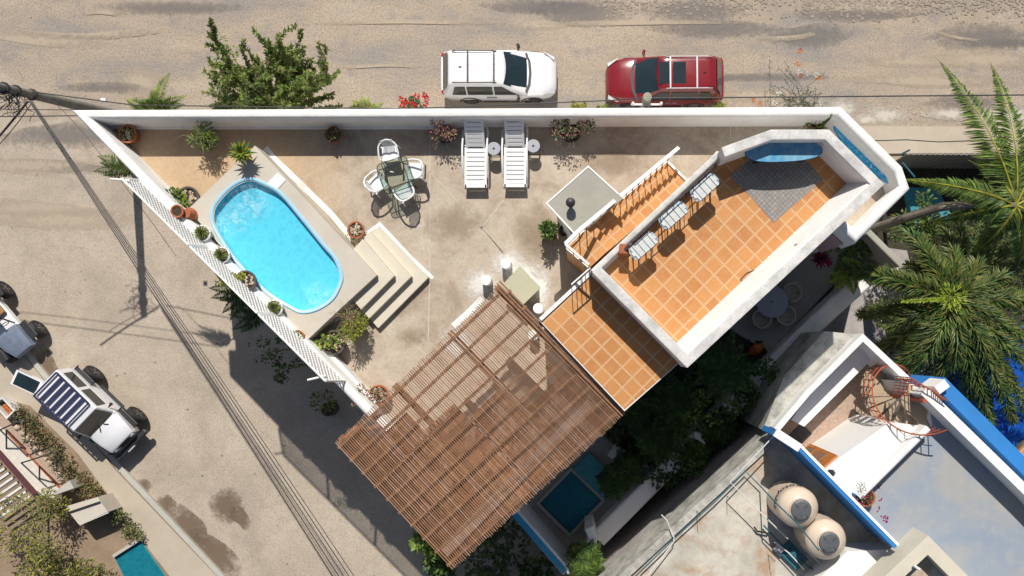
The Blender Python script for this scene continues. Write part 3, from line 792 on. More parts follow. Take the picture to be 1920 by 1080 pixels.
b = MB(); q = [pq(.02, .86), pq(.93, .80), pq(.93, .86), pq(.02, .93)]
b.prism([(p.x, p.y) for p in q], PZ - .047, PZ - .042); b.build('milky_strip', 'clearsheet', pg)

# ------------------------------------------------------------------ plants and pots
def rdir(up=.3):
    t = rnd(0, 6.283); z = rnd(-.2, 1) * up + up * .3
    return Vector((math.cos(t), math.sin(t), z)).normalized()
def clump(b, c, r, n, L, w, mis, flat=.8, seed=None):
    """leaves through a lumpy ball"""
    c = Vector(c)
    for _ in range(n):
        d = Vector((random.gauss(0, 1), random.gauss(0, 1), random.gauss(0, 1) * flat)).normalized()
        p = c + d * (r * random.random() ** .45)
        dd = (d + Vector((rnd(-.6, .6), rnd(-.6, .6), rnd(-.2, .7)))).normalized()
        b.leaf(p, dd, Vector((rnd(-.4, .4), rnd(-.4, .4), 1)).normalized(), L * rnd(.7, 1.25), w * rnd(.7, 1.2), random.choice(mis))
def rosette(b, c, n, L, w, mis, rise=.5):
    c = Vector(c)
    for i in range(n):
        t = i * 2.4; e = rise * (.15 + i / n)
        d = Vector((math.cos(t) * math.cos(e), math.sin(t) * math.cos(e), math.sin(e)))
        b.leaf(c + d * .02, d, Vector((0, 0, 1)), L * (1 - .35 * i / n) * rnd(.9, 1.1), w, mis[i % len(mis)], .1)
def frond(b, base, tip, lift, n, L, w, mis, stem_r=.018, hang=.25, ends=.35, stem=True):
    base, tip = Vector(base), Vector(tip)
    ctrl = base.lerp(tip, .45) + Vector((0, 0, lift))
    q = lambda t: base * (1 - t) ** 2 + ctrl * 2 * t * (1 - t) + tip * t * t
    if stem:
        b.mi = len(mis_all) - 1 if False else mis[-1]
        b.tube([q(k / 8) for k in range(9)], [stem_r * (1 - .8 * k / 8) for k in range(9)], 5)
    for i in range(n):
        t = .1 + .9 * i / n
        p = q(t); tan = (q(min(1, t + .02)) - q(t - .02)).normalized()
        side = tan.cross(Vector((0, 0, 1))).normalized()
        k = math.sin(math.pi * min(1, t * .85 + .18)) * (1 - ends * t)
        for sg in (1, -1):
            d = (side * sg + tan * rnd(.45, .75) + Vector((0, 0, rnd(-hang * 1.6, -hang * .2)))).normalized()
            b.leaf(p, d, Vector((0, 0, 1)), L * k * rnd(.85, 1.1), w, random.choice(mis[:-1]), hang * .6)
mis_all = [0]
GREEN = ['g_dark', 'g_mid', 'g_light']
def pot(root_or_none, u, v, z, r, h, m='terracotta', name=None, label=None, group='potted plants on the roof terrace', stones=True, cat='potted plant'):
    p = P(u, v, z + h); base = Vector((p.x, p.y, z))
    t = thing(name or 'potted_plant', label, cat, base, group)
    b = MB(); b.lathe(base, [(r * .62, 0), (r * .78, h * .3), (r * .92, h * .82), (r * 1.02, h * .83), (r * 1.04, h), (r * .86, h), (r * .84, h * .86)], 22); b.build('pot', m, t, smooth=True)
    b = MB(); b.prism([(base.x + r * .86 * math.cos(k * .349), base.y + r * .86 * math.sin(k * .349)) for k in range(18)], z + h * .5, z + h * .87); b.build('soil', 'soil', t)
    if stones:
        b = MB()
        for _ in range(34):
            a, q = rnd(0, 6.28), r * .72 * math.sqrt(random.random()); s = rnd(.028, .05)
            b.lathe((base.x + q * math.cos(a), base.y + q * math.sin(a), z + h * .86), [(s * .5, 0), (s, s * .35), (s * .9, s * .7), (s * .4, s)], 7)
        b.build('pebbles', 'pebble', t, smooth=True)
    return t, base + Vector((0, 0, h * .9))
px = lambda n, z: n * (CAM_H - z) / F
def twigs(b, c, n, L, r=.008, up=.5, curl=.3):
    for _ in range(n):
        d = rdir(up); pts = [Vector(c)]
        for k in range(5):
            d = (d + Vector((rnd(-curl, curl), rnd(-curl, curl), rnd(-curl, curl) * .6))).normalized(); pts.append(pts[-1] + d * L / 5)
        b.tube(pts, [r * (1 - .15 * k) for k in range(6)], 5)

t, c = pot(None, 238, 251, TZ, .26, .42, label='terracotta pot of small cacti ringed with pebbles in the terrace west corner')
b = MB()
for _ in range(14): a, q = rnd(0, 6.28), rnd(.12, .24); b.mi = 0; b.lathe(c + Vector((q * math.cos(a), q * math.sin(a), -.02)), [(.03, 0), (.045, .04), (.03, .09), (.01, .1)], 8)
clump(b, c + Vector((-.2, -.1, .05)), .12, 40, .07, .03, [1]); b.build('cactus', ['g_olive', 'g_grey'], t)
t, c = pot(None, 386, 262, TZ, .24, .35, 'clay', label='bushy olive green potted plant with curling bare vines below the long white wall', stones=False)
b = MB(); 
for k in range(5): clump(b, c + Vector((rnd(-.2, .2), rnd(-.15, .2), .25 + rnd(0, .2))), .24, 120, .14, .03, [0, 1, 2])
b.build('foliage', ['g_mid', 'g_olive', 'g_light'], t); b = MB(); twigs(b, c + Vector((0, 0, .4)), 6, .75, .012, .3, .8); b.build('vine', 'twig', t)
t, c = pot(None, 458, 289, DZ, .16, .22, label='spiky green agave in a small pot on the tip of the pool deck', stones=False)
b = MB(); rosette(b, c + Vector((0, 0, .16)), 52, .42, .085, [0, 1, 2], 1.0); b.build('leaves', ['g_mid', 'g_light', 'g_yellow'], t)
t, c = pot(None, 625, 252, TZ, .235, .32, label='small round leaved plant in a terracotta pot alone against the long white wall')
b = MB(); clump(b, c + Vector((0, -.02, .08)), .17, 130, .09, .05, [0, 1, 2]); twigs(b, c, 3, .3); b.build('foliage', ['g_dark', 'g_olive', 'g_brown'], t)
t, c = pot(None, 352, 370, TZ, .32, .42, 'clay', label='wide dark pot of pale stones beside the north edge of the pool deck')
b = MB()
for dx, dy in ((-.12, .02), (-.02, -.16), (-.1, -.14)): clump(b, c + Vector((dx, dy, .08)), .09, 26, .08, .06, [0, 1])
b.build('foliage', ['g_light', 'g_lime'], t)
t, c = pot(None, 327, 368, TZ, .12, .5, 'clay', label='leafy green cutting on the white wall ledge left of the wide dark pot', stones=False)
b = MB(); clump(b, c + Vector((0, 0, .15)), .22, 70, .13, .08, [0, 1]); b.build('foliage', ['g_mid', 'g_light'], t)
p = P(352, 402, 9.2); t = thing('terracotta_pot', 'two nested terracotta pots, one upside down, between the stone pot and white pots', 'flower pot', (p.x, p.y, 9.0), 'empty clay pots')
b = MB(); b.lathe((p.x + .09, p.y - .02, DZ), [(.2, 0), (.21, .08), (.19, .08), (.13, .3), (.02, .3)], 22); b.build('upturned_pot', 'terracotta', t, smooth=True)
b = MB(); b.lathe((p.x - .1, p.y + .02, DZ), [(.1, 0), (.16, .36), (.19, .38), (.19, .44), (.15, .44), (.13, .4)], 22); b.build('pot', 'terracotta', t, smooth=True)
b = MB(); b.sheet([(p.x - .1 + .14 * math.cos(k), p.y + .02 + .14 * math.sin(k)) for k in [i * .524 for i in range(12)]], DZ + .41); b.build('soil', 'soil', t)
whites = [(379, 437, 'white pot of spiky aloe, northernmost of the three white pots by the pool'), (415, 478, 'white pot of spiky aloe, middle one of the three white pots by the pool'), (514, 577, 'white pot of spiky aloe by the south end of the pool rim')]
for u, v, lab in whites:
    t, c = pot(None, u, v, DZ, .235, .34, 'paint', label=lab, group='white pots of aloe along the pool')
    b = MB(); rosette(b, c + Vector((0, 0, .03)), 70, .27, .038, [0, 1, 2], 1.35); b.build('leaves', ['g_olive', 'g_light', 'g_grey'], t)
t, c = pot(None, 460, 527, DZ, .3, .4, 'clay', label='dark pot of pebbles with yellow green succulents trailing over the lattice screen')
b = MB()
for dx, dy in ((-.2, .05), (-.25, -.08), (-.12, .12), (-.3, .12)): clump(b, c + Vector((dx, dy, .06)), .1, 40, .08, .06, [0, 1])
for k in range(5): clump(b, c + Vector((-.35 - .1 * k, -.05 + rnd(-.15, .2), .0)), .12, 16, .08, .05, [1, 2])
b.build('foliage', ['g_yellow', 'g_lime', 'g_olive'], t)
t, c = pot(None, 557, 632, DZ - .1, .2, .35, label='terracotta pot of green succulents at the south corner of the pool deck', stones=False)
b = MB(); clump(b, c + Vector((-.03, -.02, .04)), .17, 120, .09, .05, [0, 1, 2]); b.build('foliage', ['g_olive', 'g_light', 'g_mid'], t)
t, c = pot(None, 624, 642, TZ, .36, .5, 'clay', label='large brown pot of bright green leafy stems below the south end of the deck')
b = MB()
for dx, dy in ((-.1, .1), (-.3, -.05), (.05, 0), (-.5, -.12)): clump(b, c + Vector((dx, dy, .12)), .14, 24, .13, .09, [0, 1])
b.build('foliage', ['g_lime', 'g_light'], t)
t, c = pot(None, 668, 610, TZ, .26, .35, 'clay', label='round olive bush topped with bare pale twigs beside the pool steps', stones=False)
b = MB()
for k in range(9): clump(b, c + Vector((rnd(-.35, .4), rnd(-.35, .25), .3 + rnd(0, .3))), .24, 120, .11, .03, [0, 1, 2])
b.build('foliage', ['g_olive', 'g_light', 'g_yellow'], t); b = MB(); twigs(b, c + Vector((-.1, .25, .6)), 40, .6, .009, .4, .7); b.build('twigs', 'twig', t)
t, c = pot(None, 710, 741, TZ, .3, .4, label='terracotta pot of pink desert rose at the west corner of the pergola')
b = MB(); b.mi = 0
for tip in ((-.55, -.2, .5), (-.4, .25, .45), (-.2, -.3, .3), (.1, .1, .3)):
    q = c + Vector(tip); b.mi = 0; b.tube([c, c.lerp(q, .5) + Vector((0, 0, .06)), q], [.03, .02, .01], 6)
    clump(b, q, .1, 30, .07, .05, [1, 2, 3])
    clump(b, c.lerp(q, .5), .12, 20, .08, .04, [1, 2, 3])
b.build('foliage', ['twig', 'f_pink', 'g_olive', 'g_mid'], t)
t, c = pot(None, 667, 431, TZ, .25, .3, label='terracotta pot of stones and a dry twiggy plant at the head of the pool steps')
b = MB(); twigs(b, c, 12, .4, .008, .5, .6); b.build('twigs', 'twig', t)
b = MB(); clump(b, c + Vector((.15, -.25, .0)), .22, 90, .08, .04, [0, 1, 2]); clump(b, c + Vector((-.3, -.25, -.1)), .2, 40, .08, .03, [0, 1, 2]); b.build('foliage', ['g_olive', 'g_dry', 'g_brown'], t)
t, c = pot(None, 835, 252, TZ, .26, .3, 'clay', label='reddish brown twiggy shrub in a pot left of the first sun lounger')
b = MB(); twigs(b, c, 26, .6, .008, .7, .4); b.build('twigs', 'twig', t)
b = MB()
for k in range(8): clump(b, c + Vector((rnd(-.3, .3), rnd(-.1, .35), .3 + rnd(0, .3))), .18, 34, .08, .035, [0, 1, 2])
b.build('foliage', ['g_brown', 'f_pink', 'g_dry'], t)
t, c = pot(None, 1070, 248, TZ, .3, .3, 'clay', label='pink flowering shrub in a wide dark pot right of the second sun lounger')
b = MB(); twigs(b, c, 18, .7, .009, .5, .5); b.build('twigs', 'twig', t)
b = MB()
for k in range(15): clump(b, c + Vector((rnd(-.5, .6), rnd(-.2, .35), .3 + rnd(0, .3))), .15, 30, .08, .045, [0, 1, 2, 3])
for k in range(3): clump(b, c + Vector((rnd(.4, .6), rnd(-.2, .3), .4)), .12, 12, .08, .045, [0, 1, 2, 3])
b.build('foliage', ['g_dark', 'g_mid', 'f_pink', 'g_grey'], t)
t, c = pot(None, 1030, 436, TZ, .25, .35, label='glossy green leafy shrub in a terracotta pot beside the small room')
b = MB()
for k in range(7): clump(b, c + Vector((rnd(-.12, .12), rnd(-.12, .14), .25 + rnd(0, .35))), .15, 50, .12, .065, [0, 1, 2])
twigs(b, c, 5, .5); b.build('foliage', ['g_dark', 'g_mid', 'g_light'], t)
t, c = pot(None, 1532, 233, TZ, .2, .3, label='small green cactus and leaves in the north-east corner of the terrace', stones=False)
b = MB(); clump(b, c + Vector((-.1, -.05, .1)), .28, 90, .12, .06, [0, 1, 2]); b.mi = 0; b.tube([c + Vector((.18, 0, 0)), c + Vector((.2, .04, .5)), c + Vector((.19, .06, .8))], [.06, .055, .03], 8); b.build('foliage', ['g_mid', 'g_olive', 'g_light'], t)

# ------------------------------------------------------------------ terrace furniture
def lounger():
    t = thing('sun_lounger', 'white plastic sun lounger with raised back, left one of the pair by the long wall', 'sun lounger', (0, 0, 0), 'white sun loungers by the long wall', local=True)
    W = .66
    b = MB()     # seat deck, foot end at y=0, hinge at y=1.15
    for x in (-W / 2 + .03, W / 2 - .03): b.box((x, .58, .31), (.06, 1.2, .05))
    b.box((0, .03, .31), (W + .02, .1, .05)); n = 8
    for k in range(n): b.box((0, .145 + k * .135, .315), (W - .1, .112, .03))
    b.build('seat_panel', 'plastic', t, bevel=.008)
    b = MB(); m = Matrix.Rotation(R(36), 4, 'X'); o = Vector((0, 1.17, .33))
    def q(y, x=0): return o + m @ Vector((x, y, 0))
    for x in (-.25, .25): b.box(q(.42, x), (.07, .86, .035), M4=m)
    b.box(q(.85), (.5, .1, .04), M4=m)
    for k in range(6): b.box(q(.08 + k * .125), (.46, .105, .025), M4=m)
    b.build('backrest', 'plastic', t, bevel=.01)
    for x in (-W / 2 - .035, W / 2 + .035):
        b = MB(); b.tube([(x, .28, .3), (x, .5, .5), (x, .8, .56), (x, 1.15, .56), (x, 1.5, .42), (x, 1.7, .3)], .028, 8); b.build('armrest', 'plastic', t, smooth=True)
    for x, y in ((-.28, .12), (.28, .12), (-.3, 1.25), (.3, 1.25)):
        b = MB(); b.beam((x, y, 0), (x, y, .3), .06, .05); b.build('leg', 'plastic', t)
    b = MB(); b.sweep([(W / 2 + .02, 1.45), (W / 2 + .02, 1.95)], [(-.02, .3), (.02, .3), (.02, .36), (-.02, .36)]); b.build('rear_frame', 'plastic', t)
    return t
L0_ = lounger(); pa = P(892, 351, TZ + .3); L0_.location = (pa.x, pa.y, TZ)
pb = P(966, 350, TZ + .3); copy_tree(L0_, (pb.x, pb.y, TZ), label='white plastic sun lounger with raised back, right one of the pair by the long wall')
def side_table():
    t = thing('side_table', 'round blue grey side table between the two sun loungers', 'side table', (0, 0, 0), 'round side tables by the loungers', local=True)
    b = MB(); b.lathe((0, 0, .5), [(.03, 0), (.19, 0), (.2, .015), (.19, .03), (.03, .03)], 24); b.build('table_top', 'speckle', t)
    b = MB(); b.lathe((0, 0, .531), [(.001, 0), (.035, 0), (.03, .004), (.001, .004)], 12); b.build('centre_hole', 'black', t)
    for x, y in ((-.17, -.15), (.17, -.15), (.17, .16), (-.17, .16)):
        b = MB(); b.tube([(x * .7, y * .7, .5), (x, y, 0)], .012, 6); b.build('leg', 'dark', t)
    b = MB()
    for a_, c_ in (((-.17, -.15), (.17, -.15)), ((.17, -.15), (.17, .16)), ((.17, .16), (-.17, .16)), ((-.17, .16), (-.17, -.15))): b.tube([(*a_, .12), (*c_, .12)], .012, 6)
    b.build('stretcher', 'dark', t); return t
S0 = side_table(); p = P(926, 279, TZ + .5); S0.location = (p.x, p.y, TZ)
p = P(1000, 274, TZ + .5); copy_tree(S0, (p.x, p.y, TZ), label='round blue grey side table at the right of the right-hand sun lounger')

def plastic_chair():
    t = thing('plastic_chair', 'x', 'chair', (0, 0, 0), 'white plastic armchairs around the glass table', local=True)
    b = MB(); b.prism([(-.22, -.22), (.22, -.22), (.25, .2), (-.25, .2)][::-1], .41, .44); b.build('seat', 'plastic', t, bevel=.01)
    b = MB(); arc = [(.27 * math.cos(a) * 1.0, -.1 - .22 * math.sin(a), .82 - .0 * a) for a in [math.pi * k / 10 for k in range(11)]]
    b.tube([(.27, .2, .62), (.29, .05, .66)] + [(x, y, z - .12 * abs(x) / .27) for x, y, z in arc] + [(-.29, .05, .66), (-.27, .2, .62)], .026, 7); b.build('back_rim', 'plastic', t, smooth=True)
    b = MB()
    for k in range(-4, 5): b.beam((k * .036, -.2, .43), (k * .042, -.31, .81), .02, .012)
    b.build('backrest_slats', 'plastic', t)
    for x, y in ((-.23, -.22), (.23, -.22), (.25, .2), (-.25, .2)):
        b = MB(); b.beam((x, y, .64 if y > 0 else .44), (x * 1.15, y * 1.15, 0), .045, .03); b.build('leg', 'plastic', t)
    return t
C0 = plastic_chair(); cen_t = P(742, 328, TZ)
for i, (u, v, lab) in enumerate([(731, 288, 'white plastic armchair on the north side of the glass table, half in the wall shadow'), (777, 320, 'white plastic armchair on the east side of the glass table'), (708, 343, 'white plastic armchair on the west side of the glass table'), (760, 360, 'white plastic armchair tucked under the south side of the glass table')]):
    p = P(u, v, TZ + .45); d = Vector((cen_t.x - p.x, cen_t.y - p.y)); rot = math.atan2(d.y, d.x) - math.pi / 2
    if i == 0: C0.location = (p.x, p.y, TZ); C0.rotation_euler = (0, 0, rot); C0['label'] = lab
    else: copy_tree(C0, (p.x, p.y, TZ), rot, lab)
p = P(742, 328, TZ + .72); t = thing('glass_table', 'square pale green glass garden table with rounded corners and dark metal frame', 'table', (0, 0, 0), local=True)
def rrect(w, r, n=5): return [(sx * (w - r) + r * math.cos(a), sy * (w - r) + r * math.sin(a)) for sx, sy, a0 in ((1, 1, 0), (-1, 1, 90), (-1, -1, 180), (1, -1, 270)) for a in [R(a0 + 90 * k / n) for k in range(n + 1)]]
b = MB(); b.prism(rrect(.46, .13), .715, .723); b.build('glass_top', 'tableglass', t)
b = MB(); b.sweep(rrect(.46, .13), [(-.01, .70), (.01, .70), (.01, .713), (-.01, .713)], closed=True); b.build('rim_frame', 'dark', t)
b = MB()
for x in (-.3, .3): b.tube([(x, -.44, .69), (x, .44, .69)], .012, 6); b.tube([(-.44, x, .685), (.44, x, .685)], .012, 6)
b.build('under_frame', 'dark', t)
for x, y in ((-.36, -.36), (.36, -.36), (.36, .36), (-.36, .36)):
    b = MB(); b.tube([(x * .8, y * .8, .68), (x, y, 0)], .015, 6); b.build('leg', 'dark', t)
b = MB(); b.tube([(-.12, .14, .726), (-.03, .08, .80)], .016, 8); b.build('umbrella_socket', 'paint', t)
t.location = (p.x, p.y, TZ); t.rotation_euler = (0, 0, R(19))

# concrete table and round stools
q = PP([(975, 498), (1014, 539), (981, 571), (943, 533)], TZ + .75)
cc = sum(q, Vector()) / 4; t = thing('concrete_table', 'square olive grey concrete table between white round stools by the pergola corner', 'table', (cc.x, cc.y, TZ))
b = MB(); b.prism([(a.x, a.y) for a in q], TZ + .66, TZ + .75); b.build('table_top', 'table_slab', t)
b = MB(); b.prism([(cc.x + (a.x - cc.x) * .85, cc.y + (a.y - cc.y) * .85) for a in q], TZ, TZ + .66); b.build('pedestal', 'white', t)
for i, (u, v, lab) in enumerate([(911, 525, 'white round concrete stool, westernmost of those around the concrete table'), (948, 494, 'white round concrete stool north of the concrete table'), (1009, 578, 'white round concrete stool next to the tiled roof edge'), (1000, 628, 'white round concrete stool under the pergola slats')]):
    p = P(u, v, TZ + .5); b = MB(); b.lathe((0, 0, 0), [(.155, 0), (.155, .47), (.15, .5), (.01, .5)], 26)
    o = b.build('stool', 'white', smooth=True); o.location = (p.x, p.y, TZ); tag(o, lab, 'stool', 'round concrete stools around the concrete table')

# slatted white benches on the upper tiled floor, grille behind them
def bench():
    t = thing('slatted_bench', 'x', 'bench', (0, 0, 0), 'white slatted benches beside the black grille', local=True)
    hl, hw = .41, .19
    prof = [(-hl, -hw * .55), (-hl + .1, -hw), (hl - .1, -hw), (hl, -hw * .4), (hl, hw * .5), (hl - .06, hw), (-hl + .06, hw), (-hl, hw * .5)]
    b = MB(); b.prism(prof, .70, .735); b.build('edge_board', 'blue2', t)
    b = MB()
    for k in range(3):
        y = -.1 + k * .1; e = hl - .03 - (.05 if k != 1 else 0); b.box((0, y * 1.15, .75), (2 * e, .114, .028))
    b.build('slats', 'bwhite', t)
    b = MB()
    for k in range(4): b.box((-.25 + k * .165, 0, .7665), (.017, .335, .005))
    b.build('strap', 'bstrap', t)
    for x in (-.22, .22):
        b = MB(); b.tube([(x, .1, .7), (x, .14, 0)], .02, 6); b.build('leg', 'wood', t)
        b = MB(); b.tube([(x, -.1, .7), (x, -.13, 0)], .02, 6); b.build('leg', 'wood', t)
    return t
M['blue2'] = mat('blue_edge_paint', (.34, .44, .55), .5, .5, 6); M['bwhite'] = mat('chalky_white_boards', (.60, .62, .60), .6, .15, 8); M['bstrap'] = mat('blue_green_strap', (.03, .12, .17), .5, .2)
B0 = bench()
for i, (u, v, lab) in enumerate([(1322, 352, 'white slatted bench with dark straps nearest the blue oval table'), (1263, 404, 'white slatted bench with dark straps in the middle of its row of three'), (1207, 461, 'white slatted bench with dark straps next to the orange clay pot')]):
    p = P(u, v, UZ + .75); z = UZ + .02
    if i == 0: B0.location = (p.x, p.y, z); B0.rotation_euler = (0, 0, R(42)); B0['label'] = lab
    else: copy_tree(B0, (p.x, p.y, z), R(41), lab)
g0, g1 = P(1190, 449, UZ + .9), P(1338, 312, UZ + .9)
t = thing('grille', 'black iron grille railing behind the white slatted benches', 'railing', (g0.x, g0.y, UZ + .02))
b = MB()
for z in (.15, .5, .95): b.beam((g0.x, g0.y, UZ + z), (g1.x, g1.y, UZ + z), .02, .02)
b.build('rail', 'dark', t)
for k in range(13):
    p = g0.lerp(g1, k / 12); b = MB(); b.tube([(p.x, p.y, UZ + .02), (p.x, p.y, UZ + .95)], .011, 5); b.build('bar', 'dark', t)
p = P(1170, 467, UZ + .5); t = thing('clay_pot', 'orange square clay pot with a grey pipe at the end of the black grille', 'flower pot', (p.x, p.y, UZ + .02))
b = MB(); b.box((p.x, p.y, UZ + .3), (.26, .26, .55), R(-5)); b.build('pot', 'terracotta', t, bevel=.02)
b = MB(); b.tube([(p.x + .03, p.y - .02, UZ + .55), (p.x + .14, p.y + .1, UZ + .8)], .045, 10); b.build('pipe', 'lid', t)

# blue surfboard-shaped table and painted surfboard bench
def boardmat(name, base, lines, scale=3, w=.06):
    m, nt, p = newmat(name); co = coords(nt)
    n = N(nt, 'ShaderNodeTexNoise'); n.inputs['Scale'].default_value = scale; n.inputs['Detail'].default_value = 1; n.inputs['Distortion'].default_value = 1.6
    nt.links.new(co, n.inputs['Vector'])
    a = ramp(nt, n.outputs[0], [(.484 - w, (0, 0, 0)), (.496, (1, 1, 1)), (.504, (1, 1, 1)), (.516 + w, (0, 0, 0))]).outputs[0]
    o = mixc(nt, a, base, lines); nt.links.new(o, p.inputs['Base Color']); p.inputs['Roughness'].default_value = .3
    return m
M['boardblue'] = mat('mottled_blue_top', (.05, .27, .50), .3, .7, 5, c2=(.22, .42, .52))
M['boardpaint'] = boardmat('swirl_painted_board', (.01, .45, .80), (.66, .82, .90), 4.2, .004)
def board(pa, pb, w, z0, th, name, label, cat, m, edge, legs=False, asym=.5):
    a, c = Vector(pa), Vector(pb); ax = (c - a); L = ax.length; ax.normalize(); sd = Vector((-ax.y, ax.x, 0)); mid = (a + c) / 2
    t = thing(name, label, cat, (mid.x, mid.y, z0))
    out = []
    for k in range(36):
        th_ = 2 * math.pi * k / 36; x = math.cos(th_); y = math.sin(th_)
        X = math.copysign(abs(x) ** .8, x); Y = math.copysign(abs(y) ** .75, y)
        out.append(mid + ax * (X * L / 2) + sd * (Y * w / 2 * (1 - .12 * X * asym)))
    b = MB(); b.prism([(p.x, p.y) for p in out], z0, z0 + th); b.build('board', edge, t, bevel=.01)
    b = MB(); b.prism([(mid.x + (p.x - mid.x) * .985, mid.y + (p.y - mid.y) * .985) for p in out], z0 + th, z0 + th + .006); b.build('painted_top', m, t)
    for s in ((-.3, .3) if legs else (-.33, .33)):
        b = MB(); c_ = mid + ax * (s * L); b.box((c_.x, c_.y, (z0 + (UZ + .02 if legs else TZ)) / 2), (.12, w * .5, z0 - (UZ + .02 if legs else TZ)), math.atan2(ax.y, ax.x)); b.build('support', 'dark', t)
    return t
board(P(1397, 286, UZ + .72), P(1543, 281, UZ + .72), .54, UZ + .66, .06, 'surfboard_table', 'blue surfboard-shaped table on the grey mosaic, half in shade', 'table', 'boardblue', 'navy', True)
board(P(1565, 234, TZ + .45), P(1676, 345, TZ + .45), .40, TZ + .40, .05, 'surfboard_bench', 'bright blue surfboard bench painted with white swirls in the east corner', 'bench', 'boardpaint', 'blue')
# loose cable and stick along the upper parapet
b = MB(); b.tube([P(u, v, UZ + .03) for u, v in [(1270, 641), (1290, 632), (1310, 610), (1340, 585), (1372, 566), (1395, 530), (1388, 525), (1400, 512), (1430, 500), (1470, 458), (1500, 440)]], .012, 5)
tag(b.build('cable', 'black'), 'loose black cable lying along the foot of the upper parapet', 'cable')
b = MB(); b.beam(P(1490, 460, BZ - .35), P(1517, 454, BZ - .2), .05, .05); o = b.build('wall_lamp', 'lid'); tag(o, 'grey bar lamp on the inner face of the upper parapet', 'lamp')
# hose reel by the small room
p = P(1062, 428, TZ + .6); t = thing('hose_reel', 'dark coiled hose leaning on the white small room under the canopy slab', 'hose', (p.x, p.y, TZ))
b = MB(); m4 = Matrix.Rotation(R(45), 4, 'Z') @ Matrix.Rotation(R(55), 4, 'X')
for r_ in (.24, .20, .16):
    b.tube([Vector((p.x, p.y, TZ + .55)) + m4 @ Vector((r_ * math.cos(a), r_ * math.sin(a), 0)) for a in [k * .35 for k in range(19)]], .025, 6)
b.build('hose', 'black', t)

# ------------------------------------------------------------------ patio, courtyard pool and boundary walls (middle level)
QZ = 4.0
b = MB(); b.prism(PP([(1100, 760), (1190, 640), (1560, 380), (1625, 470), (1528, 570), (1300, 806), (1105, 1000), (1068, 1040), (935, 900)], QZ), 0, QZ)
o = struct(b, 'patio_ground', 'patio')
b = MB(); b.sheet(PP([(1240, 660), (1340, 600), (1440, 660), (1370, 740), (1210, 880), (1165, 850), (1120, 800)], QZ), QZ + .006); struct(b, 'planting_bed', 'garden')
wallE = PP([(1121, 1012), (1240, 892), (1330, 803), (1420, 716), (1500, 638), (1560, 580), (1645, 505)], 5.0)
b = MB(); b.sweep(wallE, wallprof(.62, 0, 5.0, .08)); o = b.build('boundary_wall', 'white'); tag(o, 'long broad white boundary wall in shade between the patio and the neighbouring roof', 'wall')
b = MB(); b.sweep(PP([(963, 958), (1062, 1072)], 6.0), [(-.15, 0), (.15, 0), (.15, 6.0), (-.15, 6.0)]); w = b.build('garden_wall', 'white'); tag(w, 'white courtyard wall with a sky blue top at the lower edge', 'wall')
b = MB(); b.sweep(PP([(964, 960), (1061, 1071)], 6.0), [(-.14, 5.99), (.07, 5.99), (.07, 6.004), (-.14, 6.004)]); b.build('painted_top', 'bluetop', w)
cp = P(1100, 1010, 6.0); b = MB(); b.sweep(PP([(1062, 1070), (1090, 1062), (1108, 1040), (1112, 1010), (1104, 990)], 6.2), wallprof(.3, QZ - .1, 6.2, .05)); tag(b.build('curved_wall', 'white'), 'curved white wall end at the bottom corner of the courtyard pool', 'wall')
b = MB(); b.sweep(PP([(1628, 434), (1690, 496)], 6.3), wallprof(.22, 0, 6.3, .04)); tag(b.build('boundary_wall', 'greyslab'), 'short sunlit grey wall top beneath the palms east of the house', 'wall')
f0, f1 = P(1579, 421, WZ), P(1606, 445, WZ); nn = Vector((-.7, -.7, 0)) * .02
b = MB(); b.prism(PP([(1570, 428), (1596, 452), (1604, 444), (1578, 420)], WZ), 6.6, TZ + .3); b.build('mauve_face', 'pinkwall', house)
# courtyard pool
cq = P(1070, 940, QZ); cpool = thing('courtyard_pool', 'dark teal square courtyard pool in deep shade with stone coping', 'swimming pool', (cq.x, cq.y, QZ))
pw = PP([(1012, 944), (1068, 1000), (1128, 938), (1071, 883)], QZ + .2)
pc_ = sum(pw, Vector()) / 4; po_ = [pc_ + (p - pc_) * 1.13 for p in pw]
for k in range(4):
    b = MB(); j_ = (k + 1) % 4; b.prism([(q.x, q.y) for q in (pw[k], pw[j_], po_[j_], po_[k])], QZ, QZ + .24 + .003 * k); b.build('coping', 'greyslab', cpool)
M['tealwater'] = water('teal_water', (.5, .85, .9))
b = MB(); b.sheet([(p.x, p.y) for p in pw], QZ + .03); b.build('basin', 'tealliner', cpool)
b = MB(); b.sheet([(p.x, p.y) for p in pw], QZ + .16); b.build('water', 'tealwater', cpool)
b = MB(); b.prism(PP([(1074, 880), (1130, 934), (1162, 905), (1105, 848)], QZ + .3), QZ, QZ + .3); b.build('shallow_shelf', 'tealliner', cpool)
